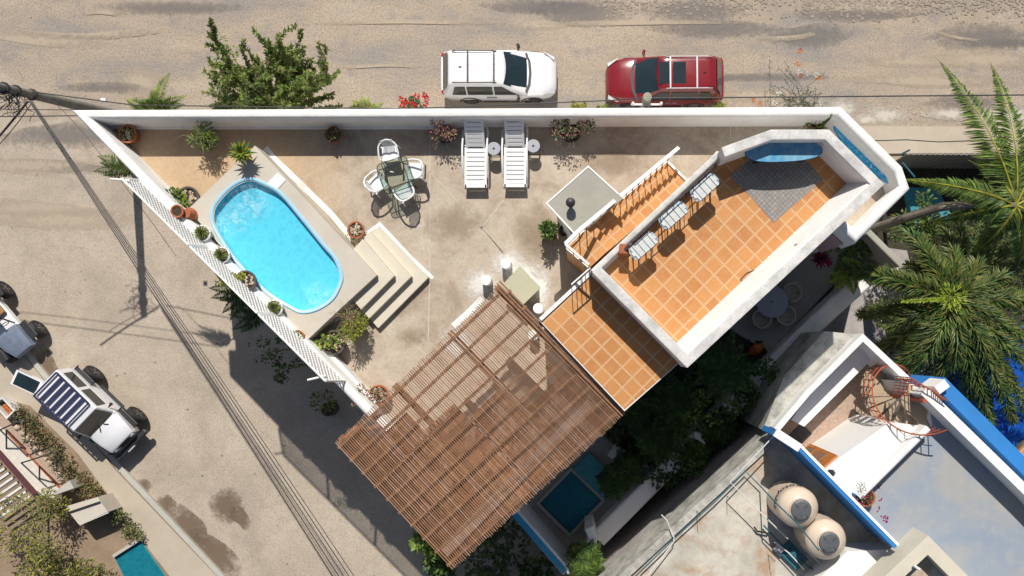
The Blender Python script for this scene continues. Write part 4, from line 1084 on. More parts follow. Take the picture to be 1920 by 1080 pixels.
# patio table and wicker chairs
p = P(1448, 566, QZ + .75); t = thing('patio_table', 'round speckled grey patio table beside three wicker chairs', 'table', (p.x, p.y, QZ))
b = MB(); b.lathe((p.x, p.y, QZ), [(.02, .70), (.53, .70), (.56, .72), (.56, .745), (.53, .76), (.01, .76)], 36); b.build('table_top', 'speckle', t)
b = MB(); b.lathe((p.x, p.y, QZ), [(.3, 0), (.28, .04), (.06, .08), (.06, .7)], 16); b.build('pedestal', 'dark', t)
b = MB(); b.lathe((p.x, p.y, QZ + .76), [(.03, 0), (.03, .003), (.005, .003)], 12); b.build('umbrella_hole', 'black', t)
def wicker():
    t = thing('wicker_chair', 'x', 'chair', (0, 0, 0), 'wicker tub chairs around the patio table', local=True)
    b = MB(); b.lathe((0, 0, .36), [(.02, 0), (.25, 0), (.28, .04), (.26, .08), (.02, .085)], 24); b.build('seat', 'rattan', t, smooth=True)
    b = MB()
    for zz, r in ((.44, .27), (.52, .285), (.60, .30), (.68, .31)):
        b.tube([(r * math.cos(a), r * math.sin(a), zz) for a in [R(-215 + 250 * k / 16) for k in range(17)]], .014, 5)
    for k in range(15):
        a = R(-215 + 250 * k / 14); b.tube([(.26 * math.cos(a), .26 * math.sin(a), .4), (.32 * math.cos(a), .32 * math.sin(a), .74)], .012, 5)
    b.build('backrest', 'rattan', t)
    b = MB(); b.tube([(.32 * math.cos(a), .32 * math.sin(a), .75) for a in [R(-218 + 256 * k / 20) for k in range(21)]], .034, 8); b.build('arm_rim', 'rattan', t, smooth=True)
    for x, y in ((-.18, -.18), (.18, -.18), (.18, .18), (-.18, .18)):
        b = MB(); b.tube([(x, y, .36), (x * 1.1, y * 1.1, 0)], .018, 6); b.build('leg', 'rattan', t)
    return t
K0 = wicker()
for i, (u, v, lab) in enumerate([(1482, 549, 'cream wicker tub chair north-east of the round patio table'), (1471, 592, 'cream wicker tub chair south-east of the round patio table'), (1426, 598, 'cream wicker tub chair south-west of the round patio table')]):
    p = P(u, v, QZ + .5); c_ = P(1448, 566, QZ + .5); d = c_ - p; rot = math.atan2(d.y, d.x) - math.pi / 2
    if i == 0: K0.location = (p.x, p.y, QZ); K0.rotation_euler = (0, 0, rot); K0['label'] = lab
    else: copy_tree(K0, (p.x, p.y, QZ), rot, lab)
p = P(1417, 654, QZ + .3); t = thing('garden_machine', 'orange wheeled garden machine parked in the shaded patio corner', 'garden machine', (p.x, p.y, QZ))
b = MB(); b.tube([(p.x - .2, p.y - .12, QZ + .3), (p.x - .05, p.y - .03, QZ + .42), (p.x + .22, p.y + .1, QZ + .34)], [.12, .2, .12], 12); b.build('body', 'orange', t, smooth=True)
for dx, dy in ((-.24, .1), (-.1, -.22), (.3, -.02), (.16, .24)):
    b = MB(); b.lathe((p.x + dx, p.y + dy, QZ + .12), [(.03, -.04), (.12, -.04), (.12, .04), (.03, .04)], 14, Matrix.Rotation(R(90), 4, 'X') ); b.build('wheel', 'black', t)
b = MB(); b.tube([(p.x - .15, p.y + .1, QZ + .35), (p.x - .35, p.y + .35, QZ + .8)], .02, 6); b.build('handle', 'dark', t)
p = P(1187, 868, QZ + .5); t = thing('courtyard_sofa', 'white rounded built-in seat with blue cushions beside the courtyard pool', 'seat', (p.x, p.y, QZ))
b = MB(); b.sweep(spline([(p.x - .75, p.y + .45), (p.x - .3, p.y + .1), (p.x + .1, p.y - .3), (p.x + .55, p.y - .35)], 5, False), wallprof(.5, QZ, QZ + .45, .08)); b.build('seat', 'white', t, smooth=True)
b = MB(); b.box((p.x - .35, p.y + .12, QZ + .5), (.5, .4, .12), R(-45)); b.build('cushion', 'blue', t, bevel=.03); b = MB(); b.box((p.x + .35, p.y - .36, QZ + .5), (.45, .4, .12), R(-10)); b.build('cushion', 'blue', t, bevel=.03)

# ------------------------------------------------------------------ neighbouring house (lower right)
KZ, YZ, RZ = 8.0, 6.4, 9.3       # tank roof, stair yard, grey roof
nb = thing('neighbour_house', 'blue and white neighbouring house with spiral stair yard and grey blue flat roof', 'house', P(1600, 860, 0))
b = MB(); b.prism(PP([(1168, 1077), (1450, 817), (1500, 842), (1680, 1026), (1780, 1140), (1500, 1500), (900, 1290)], KZ), 0, KZ); b.build('tank_room', 'alley', nb)
b = MB(); b.sheet(PP([(1168, 1077), (1450, 817), (1500, 842), (1680, 1026), (1780, 1140), (1500, 1500), (900, 1290)], KZ), KZ + .004); b.build('tank_roof', 'tankroof', nb)
b = MB(); b.sweep(PP([(860, 1340), (1172, 1079), (1454, 820)], KZ + .12), [(-.12, KZ - 1.6), (.12, KZ - 1.6), (.12, KZ + .12), (-.12, KZ + .12)]); b.build('roof_kerb', 'mould', nb)
b = MB(); b.prism(PP([(1452, 800), (1612, 640), (1700, 722), (1760, 760), (1680, 880), (1600, 935), (1500, 845)], YZ), 0, YZ); b.build('yard_floor', 'brick', nb)
# main grey roof block
b = MB(); b.prism(PP([(1745, 798), (1700, 716), (1730, 728), (1912, 905), (2050, 1050), (1800, 1400), (1690, 1045), (1600, 936)], RZ), 0, RZ); b.build('roof_block', 'white', nb)
b = MB(); b.sheet(PP([(1748, 798), (1740, 742), (1912, 905), (2050, 1050), (1800, 1400), (1690, 1045), (1610, 940)], RZ), RZ + .005); b.build('grey_roof', 'roofgrey', nb)
b = MB(); b.prism(PP([(1668, 792), (1742, 800), (1612, 930), (1600, 938), (1546, 882), (1576, 856)], RZ), YZ - .5, RZ + .02); b.build('white_roof', 'paint', nb)
b = MB(); b.sweep(PP([(1742, 803), (1612, 933)], RZ + .5), wallprof(.2, RZ, RZ + .5, .05)); b.build('roof_kerb', 'white', nb, smooth=True)
# wooden door on the yard wall
d0, d1 = P(1573, 857, RZ - .15), P(1546, 880, RZ - .15); ax = (d1 - d0).normalized(); nr = Vector((-.7071, .7071, 0))
if True:
    b = MB(); b.box(((d0.x + d1.x) / 2 + nr.x * .05, (d0.y + d1.y) / 2 + nr.y * .05, (YZ + RZ - .15) / 2), ((d1 - d0).length, .08, RZ - .15 - YZ), math.atan2(ax.y, ax.x)); dr = b.build('door', 'door', nb)
    b = MB()
    for z_ in (YZ + .6, YZ + 1.7): b.box(((d0.x + d1.x) / 2 + nr.x * .1, (d0.y + d1.y) / 2 + nr.y * .1, z_), ((d1 - d0).length * .6, .03, .8), math.atan2(ax.y, ax.x))
    b.build('panel', 'wood', dr)
# blue wall W1
b = MB(); b.sweep(PP([(1461, 816), (1499, 840), (1682, 1026)], 10.0), [(-.07, 7.9), (.1, 7.9), (.1, 9.96), (-.07, 9.96)]); w1 = b.build('blue_wall', 'blue', nb)
b = MB(); b.sweep(PP([(1454, 811), (1500, 841)], 10.0), [(-.11, 9.9), (.13, 9.9), (.13, 10.0), (-.11, 10.0)]); b.build('wall_cap', 'paint', w1)
b = MB(); b.sweep(PP([(1500, 841), (1682, 1026)], 10.0), [(.03, 9.95), (.11, 9.95), (.11, 9.985), (.03, 9.985)]); b.build('wall_cap', 'paint', w1)
# north walls with white coping
b = MB(); b.sweep(PP([(1456, 806), (1515, 736), (1618, 633), (1704, 713)], 8.2), [(-.09, 0), (.09, 0), (.09, 8.2), (-.09, 8.2)]); b.build('yard_wall', 'white', nb)
b = MB(); b.prism(PP([(1546, 621), (1618, 628), (1515, 738), (1454, 810), (1430, 806), (1470, 705)], 7.6), 0, 7.6); b.build('side_roof', 'mould', nb)
b = MB(); b.prism(PP([(1484, 787), (1508, 800), (1577, 731), (1640, 668), (1618, 640), (1512, 745)], 7.25), YZ, 7.25); b.build('ledge_roof', 'paint', nb)
b = MB(); b.sweep(PP([(1733, 733), (1930, 925), (2060, 1060)], 10.1), [(-.13, RZ - .1), (.13, RZ - .1), (.13, 10.1), (-.13, 10.1)]); b.build('roof_parapet', 'paint', nb)
b = MB(); b.sweep(PP([(1772, 718), (1935, 880), (2080, 1030)], 10.0), [(-.2, 0), (.2, 0), (.2, 9.7), (-.2, 9.7)]); b.build('blue_parapet', 'blue', nb)
b = MB(); b.sweep(PP([(1757, 732), (1776, 718)], 9.95), [(-.13, 9), (.13, 9), (.13, 9.95), (-.13, 9.95)]); b.build('parapet_end', 'paint', nb)
# skylight box at the bottom right and white roof strip
b = MB(); b.sweep(PP([(1620, 1135), (1740, 1022), (1900, 1185)], 10.3), [(-.19, RZ), (.19, RZ), (.19, 10.3), (-.19, 10.3)]); b.build('box_parapet', 'cream', nb)
b = MB(); b.prism(PP([(1588, 1034), (1682, 1030), (1712, 1042), (1640, 1150), (1510, 1110)], 9.0), KZ - .1, 9.0); b.build('white_roof', 'paint', nb)
b = MB(); b.prism(PP([(1740, 1030), (1640, 1125), (1760, 1200), (1880, 1170)], 9.9), RZ, 9.7); b.build('box_roof', 'tankroof', nb)
b = MB(); p0 = P(1713, 1060, 10.4); p1 = P(1724, 1068, 10.4); b.tube([p0, p1], .04, 8); b.build('vent_pipe', 'pvc', nb)
p = P(1560, 887, 9.7); tt = thing('wall_lantern', 'small dark hexagonal lantern on the white roof beside the blue wall', 'lamp', (p.x, p.y, RZ)); b = MB(); b.lathe((p.x, p.y, RZ + .02), [(.03, 0), (.03, .2), (.09, .22), (.1, .4), (.03, .48)], 6); b.build('lantern', 'dark', tt)
t, c = pot(None, 1624, 933, RZ, .26, .35, label='terracotta pot of trailing red and yellow plant on the grey roof corner', group=None, stones=False)
b = MB()
for k in range(5): clump(b, c + Vector((rnd(-.15, .1), rnd(-.15, .15), .08)), .14, 30, .08, .04, [0, 1, 2])
twigs(b, c, 6, .4); clump(b, c + Vector((-.25, .35, .35)), .14, 30, .07, .035, [3, 3]); b.build('foliage', ['g_lime', 'g_brown', 'f_magenta', 'g_mid'], t)
b = MB()
for u, v in [(1647, 914), (1652, 937), (1648, 955), (1658, 972), (1663, 976), (1656, 970), (1665, 970)]:
    p = P(u, v, RZ); 
    for _ in range(3): b.leaf(p + Vector((rnd(-.05, .05), rnd(-.05, .05), .015)), Vector((rnd(-1, 1), rnd(-1, 1), .05)).normalized(), Vector((0, 0, 1)), .07, .05, 0)
tag(b.build('fallen_petals', 'f_magenta'), 'magenta petals fallen on the grey roof near the terracotta pot', 'petals', kind='stuff')

# spiral stair
sc = P(1640, 737, YZ); sp = thing('spiral_stair', 'orange red iron spiral stair with tan treads in the neighbouring yard', 'staircase', (sc.x, sc.y, YZ))
b = MB(); b.tube([(sc.x, sc.y, YZ), (sc.x, sc.y, RZ + .9)], .06, 12); b.build('pole', 'rust', sp)
n_t, Rr = 13, .98; A0, A1 = R(40), R(305)
for i in range(n_t):
    a0_, a1_ = A0 + (A1 - A0) * i / n_t, A0 + (A1 - A0) * (i + .93) / n_t; z = YZ + (RZ - YZ) * (i + 1) / n_t
    b = MB(); b.prism([(sc.x + .07 * math.cos(a0_), sc.y + .07 * math.sin(a0_)), (sc.x + Rr * math.cos(a0_), sc.y + Rr * math.sin(a0_)), (sc.x + Rr * 1.02 * math.cos((a0_ + a1_) / 2), sc.y + Rr * 1.02 * math.sin((a0_ + a1_) / 2)), (sc.x + Rr * math.cos(a1_), sc.y + Rr * math.sin(a1_)), (sc.x + .07 * math.cos(a1_), sc.y + .07 * math.sin(a1_))], z - .05, z); b.build('tread', 'tread', sp) if 'tread' in M else (M.setdefault('tread', mat('tan_tread', (.42, .33, .23), .8, .2)), b.build('tread', 'tread', sp))
pts = []
for i in range(n_t * 3 + 1):
    f = i / (n_t * 3); a = A0 + (A1 - A0) * f; pts.append(Vector((sc.x + Rr * math.cos(a), sc.y + Rr * math.sin(a), YZ + (RZ - YZ) * f + 1.0)))
b = MB(); b.tube(pts, .022, 6); b.build('handrail', 'rust', sp)
for dz_ in (.35, .68): b = MB(); b.tube([q - Vector((0, 0, dz_)) for q in pts], .012, 5); b.build('lower_rail', 'rust', sp)
for i in range(0, len(pts), 2): b = MB(); b.tube([pts[i], pts[i] - Vector((0, 0, .95))], .017, 5); b.build('baluster', 'rust', sp)
lnd = PP([(1706, 720), (1742, 752), (1735, 798), (1702, 775), (1688, 752)], RZ)
b = MB(); b.prism([(q.x, q.y) for q in lnd], RZ - .1, RZ + .01); b.build('landing', 'tread', sp)
b = MB(); lr = [P(u, v, RZ + 1) for u, v in [(1700, 742), (1706, 708), (1752, 735), (1776, 752)]]
b.tube(lr, .022, 6); b.build('handrail', 'rust', sp)
for k in range(3):
    for j in range(6):
        q = lr[k].lerp(lr[k + 1], j / 6); b = MB(); b.tube([q, q - Vector((0, 0, 1))], .017, 5); b.build('baluster', 'rust', sp)
for dz_ in (.3, .6): b = MB(); b.tube([q - Vector((0, 0, dz_)) for q in lr], .012, 5); b.build('lower_rail', 'rust', sp)
p = P(1497, 818, YZ); b = MB(); b.box((p.x, p.y, YZ + .012), (.75, .5, .02), R(45)); tag(b.build('door_mat', 'dark'), 'dark door mat on the tan yard floor by the orange door', 'mat')

# deep blue pool beyond the blue wall
np_ = thing('neighbour_pool', 'deep blue swimming pool behind the blue wall at the right edge', 'swimming pool', P(1870, 760, 3.6))
q = PP([(1740, 640), (1990, 600), (2000, 960), (1930, 900)], 3.9)
b = MB(); b.sheet([(a.x, a.y) for a in q], 3.6); b.build('basin', 'deepliner', np_)
M['deepwater'] = water('deep_blue_water', (.55, .8, 1.0)); b = MB(); b.sheet([(a.x, a.y) for a in q], 3.95); b.build('water', 'deepwater', np_)
b = MB(); b.prism(PP([(1898, 858), (1930, 828), (1990, 900), (1950, 930)], 4.1), 3.5, 4.1); b.build('tiled_corner', 'tile', np_)
b = MB(); b.prism(PP([(1700, 350), (1760, 352), (1790, 410), (1720, 440)], .5), .05, .4); o = b.build('tarp_cover', 'tealliner'); tag(o, 'turquoise pool cover glimpsed beneath the palms by the grey fence', 'cover')

# water tanks
def tank(u, v, name, label, txt=False):
    p = P(u, v, KZ + 1.45); t = thing(name, label, 'water tank', (p.x, p.y, KZ), 'beige water tanks on the roof'); r = .59
    prof = [(r * .96, 0), (r, .05)]
    for k in range(6): z = .12 + k * .19; prof += [(r, z), (r * .985, z + .05), (r, z + .1)]
    prof += [(r, 1.36), (r * .97, 1.44), (r * .86, 1.52), (r * .62, 1.64), (r * .56, 1.66), (r * .55, 1.7)]
    b = MB(); b.lathe((p.x, p.y, KZ + .02), prof, 48); b.build('tank_body', 'tank', t, smooth=True)
    b = MB(); b.lathe((p.x, p.y, KZ + 1.72), [(.01, 0), (.29, 0), (.30, .02), (.29, .05), (.24, .07), (.10, .075), (.01, .08)], 32)
    for k in range(4): a = R(45 + 90 * k); b.box((p.x + .2 * math.cos(a), p.y + .2 * math.sin(a), KZ + 1.80), (.12, .02, .03), a)
    b.build('lid', 'lid', t)
    if txt:
        cu = bpy.data.curves.new('lettering', 'FONT'); cu.body = 'Rotoplas'; cu.size = .36; cu.align_x = 'CENTER'; cu.shear = .25; cu.offset = .006
        ob = bpy.data.objects.new('tmp', cu); col.objects.link(ob); me = bpy.data.meshes.new_from_object(ob.evaluated_get(bpy.context.evaluated_depsgraph_get())) ; bpy.data.objects.remove(ob)
        for vv in me.vertices:
            a = R(128) + vv.co.x / r; vv.co = Vector(((r + .006) * math.cos(a), (r + .006) * math.sin(a), .98 + vv.co.y))
        me.materials.clear(); me.materials.append(M['black']); o = bpy.data.objects.new('lettering', me); col.objects.link(o); o.parent = t; ORG[o.name] = Vector()
    return t
tank(1497, 952, 'water_tank', 'beige ribbed plastic water tank with lettering, upper left one of the two', True)
tank(1549, 1012, 'water_tank', 'beige ribbed plastic water tank without lettering, lower right one of the two')
def pipe(pts, r, m, label, z=KZ + .25, name='water_pipe', group='pipes on the tank roof'):
    b = MB(); b.tube([P(*(q if len(q) == 3 else (*q, z))) for q in pts], r * .68, 7); o = b.build(name, m, smooth=True); tag(o, label, 'pipe', group); return o
pipe([(1456, 812), (1369, 904), (1430, 965), (1477, 1010)], .028, 'pvc', 'white pipe bent at a right angle above the mouldy roof kerb', KZ + .9)
pipe([(1180, 1092), (1264, 1010), (1340, 941), (1398, 884), (1428, 914)], .03, 'bluepipe', 'blue green pipe running along the mouldy roof kerb')
pipe([(1428, 914, KZ + .3), (1452, 940, 9.9), (1498, 985, 9.95), (1535, 1032, 9.85)], .03, 'bluepipe', 'blue green pipe leading over the top of both water tanks')
pipe([(1205, 1092), (1262, 1018), (1264, 1008), (1250, 975), (1240, 965)], .025, 'pvc', 'grey white pipe with a bent end beside the blue green pipe', KZ + .3)
pipe([(1432, 985), (1450, 1005), (1474, 1030), (1500, 1050), (1530, 1072)], .035, 'bluepipe', 'thick blue pipe at the foot of the water tanks', KZ + .2)
pipe([(1452, 1016), (1478, 1036), (1508, 1068)], .03, 'pvc', 'white pipe crossing the thick blue pipe', KZ + .35)
pipe([(1500, 1020), (1520, 1040), (1545, 1062)], .035, 'pvc', 'white pipe fitting below the lower right tank', KZ + .3)
pipe([(1414, 988), (1420, 996), (1440, 1000)], .04, 'black', 'short black elbow pipe left of the water tanks', KZ + .15)
p = P(1478, 1040, KZ + .2)
for i, (u, v, w_, h_, m_, lab) in enumerate([(1487, 1042, .5, .8, 'bluepipe', 'dark blue pump base beneath the tank pipes'), (1462, 1030, .3, .3, 'chrome', 'grey metal pump at the foot of the tanks')]):
    p = P(u, v, KZ + .15); b = MB(); b.box((0, 0, 0), (w_, h_, .16), R(45)); b.box((0, 0, .12), (w_ * .5, h_ * .5, .12), R(45)); o = b.build('pump', m_, bevel=.02); o.location = (p.x, p.y, KZ + .1); tag(o, lab, 'pump')
for i, (u, v) in enumerate([(1363, 930), (1440, 1040), (1305, 955)]):
    for k in range(1):
        p = P(u + k * 5, v + k * 3, KZ); b = MB(); b.tube([p, p + Vector((rnd(-.06, .06), rnd(-.06, .06), .75))], .009, 5)
        tag(b.build('rebar', 'rust2' if 'rust2' in M else 'dark'), ['rusty reinforcing bar standing near the white pipe bend', 'rusty reinforcing bar standing left of the pumps', 'rusty reinforcing bar standing by the blue green pipe'][i], 'rebar', 'rusty bars on the tank roof')

# corrugated fence wall to the north-east
b = MB(); f0, f1 = P(1702, 289, 2.3), P(2300, 292, 2.3)
n_ = 120
for k in range(n_):
    a = f0.lerp(f1, k / n_); c = f0.lerp(f1, (k + .5) / n_); y = .0
    b.box(((a.x + c.x) / 2, (a.y + c.y) / 2 + (.02 if k % 2 else 0), 1.15), ((c - a).length * 2, .05, 2.3))
o = b.build('corrugated_fence', 'corr'); tag(o, 'grey corrugated fence in shade beside the pavement at the right edge', 'fence')
p = P(1700, 290, 2.4); b = MB(); b.tube([P(1693, 292, 1.0), P(1692, 288, 3.2), P(1706, 281, 3.4)], .035, 7); b.tube([P(1692, 305, 3.0), P(1715, 332, 3.0)], .035, 7); tag(b.build('pipe_handrail', 'bluepipe'), 'blue pipe handrail outside the east corner of the house', 'railing')

# ------------------------------------------------------------------ vehicles
def wheel(root, x, y, r=.35, w=.23, rimmat='rim'):
    m4 = Matrix.Rotation(R(90), 4, 'X'); sg = 1 if y > 0 else -1
    b = MB(); b.lathe((x, y, r), [(r * .62, -w / 2), (r * .93, -w / 2), (r, -w * .38), (r, w * .38), (r * .93, w / 2), (r * .62, w / 2)], 28, m4); wh = b.build('wheel', 'black', root, smooth=True)
    b = MB(); yo = y + sg * w * .42
    b.lathe((x, yo, r), [(.02, -.02), (r * .62, -.02), (r * .62, .02), (r * .55, .02), (r * .5, .0), (.02, .0)], 24, m4)
    for k in range(5):
        a = R(72 * k); c = Vector((x + r * .33 * math.cos(a), yo + sg * .012, r + r * .33 * math.sin(a))); b.box(c, (r * .5, .03, .05), M4=Matrix.Rotation(-a, 4, 'Y'))
    b.build('rim', rimmat, wh)
def loft(b, secs, close_ends=True):
    n = len(secs[0]); vs = [p for s_ in secs for p in s_]
    fs = [[i * n + k, i * n + k + 1, (i + 1) * n + k + 1, (i + 1) * n + k] for i in range(len(secs) - 1) for k in range(n - 1)]
    if close_ends: fs += [list(range(n - 1, -1, -1)), [(len(secs) - 1) * n + k for k in range(n)]]
    b.add(vs, fs)
def car_body(st):
    """st: (x, halfwidth, z_sill, z_shoulder, z_top)"""
    secs = []
    for x, w, z0, zs, zt in st:
        half = [(w * .90, z0), (w * .985, z0 + .10), (w, (z0 + zs) * .52), (w * .985, zs - .10), (w * .95, zs), (w * .80, zt - (zt - zs) * .25), (w * .45, zt), (0, zt + .012)]
        secs.append([(x, -a, z) for a, z in half] + [(x, a, z) for a, z in half[::-1][1:]])
    return secs
def suv(name, label, paint, L, W, H, rack, sunroof=False, grp='parked cars along the long white wall'):
    t = thing(name, label, 'car', (0, 0, 0), grp, local=True); h = L / 2; w = W / 2
    st = [(-h, w * .72, .5, .82, .86), (-h + .06, w * .86, .34, .92, .96), (-h + .35, w * .97, .26, .96, 1.0), (-h + .9, w, .24, .98, 1.02), (-.2, w * .99, .24, .96, 1.0), (h - 1.45, w, .24, .94, 1.0), (h - 1.15, w, .26, .93, 1.03), (h - .6, w * .96, .28, .88, .98), (h - .25, w * .88, .32, .78, .88), (h - .06, w * .72, .38, .66, .74), (h, w * .55, .45, .6, .64)]
    b = MB(); loft(b, car_body(st)); b.build('body', paint, t, smooth=True)
    # greenhouse: rings (z, x_rear, x_front, halfwidth, corner)
    rings = [(.97, -h + .12, h - 1.10, w * .93, .12), (1.25, -h + .28, h - 1.52, w * .86, .14), (H - .12, -h + .42, h - 1.98, w * .74, .14), (H - .03, -h + .52, h - 2.1, w * .68, .16), (H, -h + .75, h - 2.35, w * .55, .18)]
    def ring(z, xr, xf, hw, c, n=4, yo=0): return [Vector((x0 + c * math.cos(a), y0 + c * math.sin(a), z)) for x0, y0, s0 in ((xf - c, hw - c, 0), (xr + c, hw - c, 90), (xr + c, -hw + c, 180), (xf - c, -hw + c, 270)) for a in [R(s0 + 90 * k / n) for k in range(n + 1)]]
    rr_ = [ring(*q) for q in rings]; m_ = len(rr_[0]); b = MB(); b.add([p for q in rr_ for p in q], [[i * m_ + k, i * m_ + (k + 1) % m_, (i + 1) * m_ + (k + 1) % m_, (i + 1) * m_ + k] for i in range(4) for k in range(m_)] + [[4 * m_ + k for k in range(m_)]])
    b.build('cabin', paint, t, smooth=True)
    def panel(nm, pts, off, m='glass'):
        p_ = [Vector(q) + Vector(off) for q in pts]; b = MB(); b.add(p_, [list(range(len(p_)))]); b.build(nm, m, t)
    z1, z2 = 1.0, H - .10
    xf0, xf1 = h - 1.14, h - 1.97; xr0, xr1 = -h + .14, -h + .43
    b = MB(); rows = []
    for k in range(5):
        f = k / 4; z = z1 + (z2 - z1) * f; x = xf0 + (xf1 - xf0) * f + .035; hw = w * (.84 + (.68 - .84) * f)
        rows.append([(x - .10 * (abs(j) / 3) ** 2, hw * j / 3, z + .012) for j in range(-3, 4)])
    b.add([p for r_ in rows for p in r_], [[i * 7 + j, i * 7 + j + 1, (i + 1) * 7 + j + 1, (i + 1) * 7 + j] for i in range(4) for j in range(6)]); b.build('windscreen', 'glass', t, smooth=True)
    panel('rear_window', [(xr0 + .03, -w * .78, 1.06), (xr0 + .03, w * .78, 1.06), (xr1 + .0, w * .66, H - .12), (xr1 + .0, -w * .66, H - .12)], (-.035, 0, .02))
    b = MB(); b.sweep([(h - 1.2, -w * .84), (h - 1.06, -w * .5), (h - 1.02, 0), (h - 1.06, w * .5), (h - 1.2, w * .84)], [(-.05, 1.0), (.05, 1.0), (.05, 1.045), (-.05, 1.045)]); b.build('wiper_cowl', 'trim', t)
    for sg in (-1, 1):
        def y(z): return sg * (w * .93 + (w * .86 - w * .93) * min(1, (z - .97) / .28) + (0 if z < 1.25 else (w * .74 - w * .86) * (z - 1.25) / (H - .12 - 1.25)) + .012)
        lo, hi = 1.02, H - .17
        zs = [lo, 1.25, hi]
        for xa0, xa1, xb0, xb1 in ((h - 1.5, h - 2.1, -.12, -.12), (-.18, -.18, -h + 1.12, -h + 1.12), (-h + 1.06, -h + 1.06, -h + .5, -h + .66)):
            pts_ = []
            for z in zs: f = (z - lo) / (hi - lo); pts_ += [(xa0 + (xa1 - xa0) * f, y(z) + sg * .012, z), (xb0 + (xb1 - xb0) * f, y(z) + sg * .012, z)]
            b = MB(); b.add(pts_, [[0, 1, 3, 2][::-sg], [2, 3, 5, 4][::-sg]]); b.build('side_window', 'glass', t)
        b = MB(); b.tube([(h - 1.5, sg * w * .95, 1.02), (h - 1.48, sg * (w + .1), 1.06), (h - 1.52, sg * (w + .2), 1.06)], [.03, .07, .06], 8); b.build('mirror', 'trim' if paint == 'carwhite' else paint, t, smooth=True)
        b = MB(); b.tube([(-h + .6, sg * w * .66, H + .01), (-h + .75, sg * w * .67, H + .05), (h - 2.5, sg * w * .67, H + .05), (h - 2.3, sg * w * .66, H - .01)], .022, 6); b.build('roof_rail', rack, t)
        for xx in (-h + 1.15, h - .98):
            a_ = [R(180 * k / 10) for k in range(11)]; b = MB(); b.tube([(xx + .41 * math.cos(q), sg * (w - .012), .36 + .41 * math.sin(q)) for q in a_], .035, 6); b.build('wheel_arch', 'trim', t)
            wheel(t, xx, sg * (w - .12))
        b = MB(); b.beam((-h + 1.65, sg * (w - .01), .30), (h - 1.5, sg * (w - .01), .30), .03, .1); b.build('side_skirt', 'trim', t)
        for xx in (-.35, h - 2.45): b = MB(); b.beam((xx - .1, sg * (w + .012), .86), (xx + .1, sg * (w + .012), .86), .02, .03); b.build('door_handle', rack if paint == 'red' else 'trim', t)
        b = MB(); b.add([(h - .12, sg * w * .58, .80), (h - .10, sg * w * .74, .74), (h - .52, sg * w * .93, .86), (h - .5, sg * w * .86, .93)], [[0, 1, 2, 3][::sg]]); b.v = [p + Vector((.03, sg * .03, .03)) for p in b.v]; b.build('headlight', 'lamp', t)
        b = MB(); b.box((-h + .13, sg * w * .80, .93), (.12, .16, .12), sg * R(-25)); b.build('tail_light', 'redlight', t, bevel=.02)
    for xx in (-h + 1.2, -h + 1.2 + L * .22):
        b = MB(); b.beam((xx, -w * .67, H + .05), (xx, w * .67, H + .05), .06, .03); b.build('roof_bar', rack, t)
    if sunroof:
        for xa, xb in ((-.72, -.22), (-.14, .32)): b = MB(); b.box(((xa + xb) / 2, 0, H + .003), (xb - xa, W * .46, .012)); b.build('sunroof', 'glass', t, bevel=.004)
    else:
        for k in range(4): b = MB(); b.box((-.55, -.33 + k * .22, H + .002), (1.1, .03, .012)); b.build('roof_rib', paint, t)
    b = MB(); b.tube([(-h + .95, 0, H), (-h + .85, 0, H + .05)], [.03, .012], 6); b.build('antenna', 'trim', t)
    b = MB(); b.box((h - .02, 0, .42), (.06, W * .5, .16)); b.build('grille', 'trim', t)
    return t
c1 = suv('parked_suv', 'white sport utility car with dark roof bars parked nose right behind the wall', 'carwhite', 4.6, 1.85, 1.68, 'trim')
p = P(928, 126, 1.65); c1.location = (p.x + .05, p.y, 0)
c2 = suv('parked_suv', 'dark red sport utility car with glass sunroof parked nose left behind the wall', 'red', 4.69, 1.83, 1.70, 'chrome', True)
p = P(1251, 137, 1.65); c2.location = (p.x, p.y, 0); c2.rotation_euler = (0, 0, R(180.5))

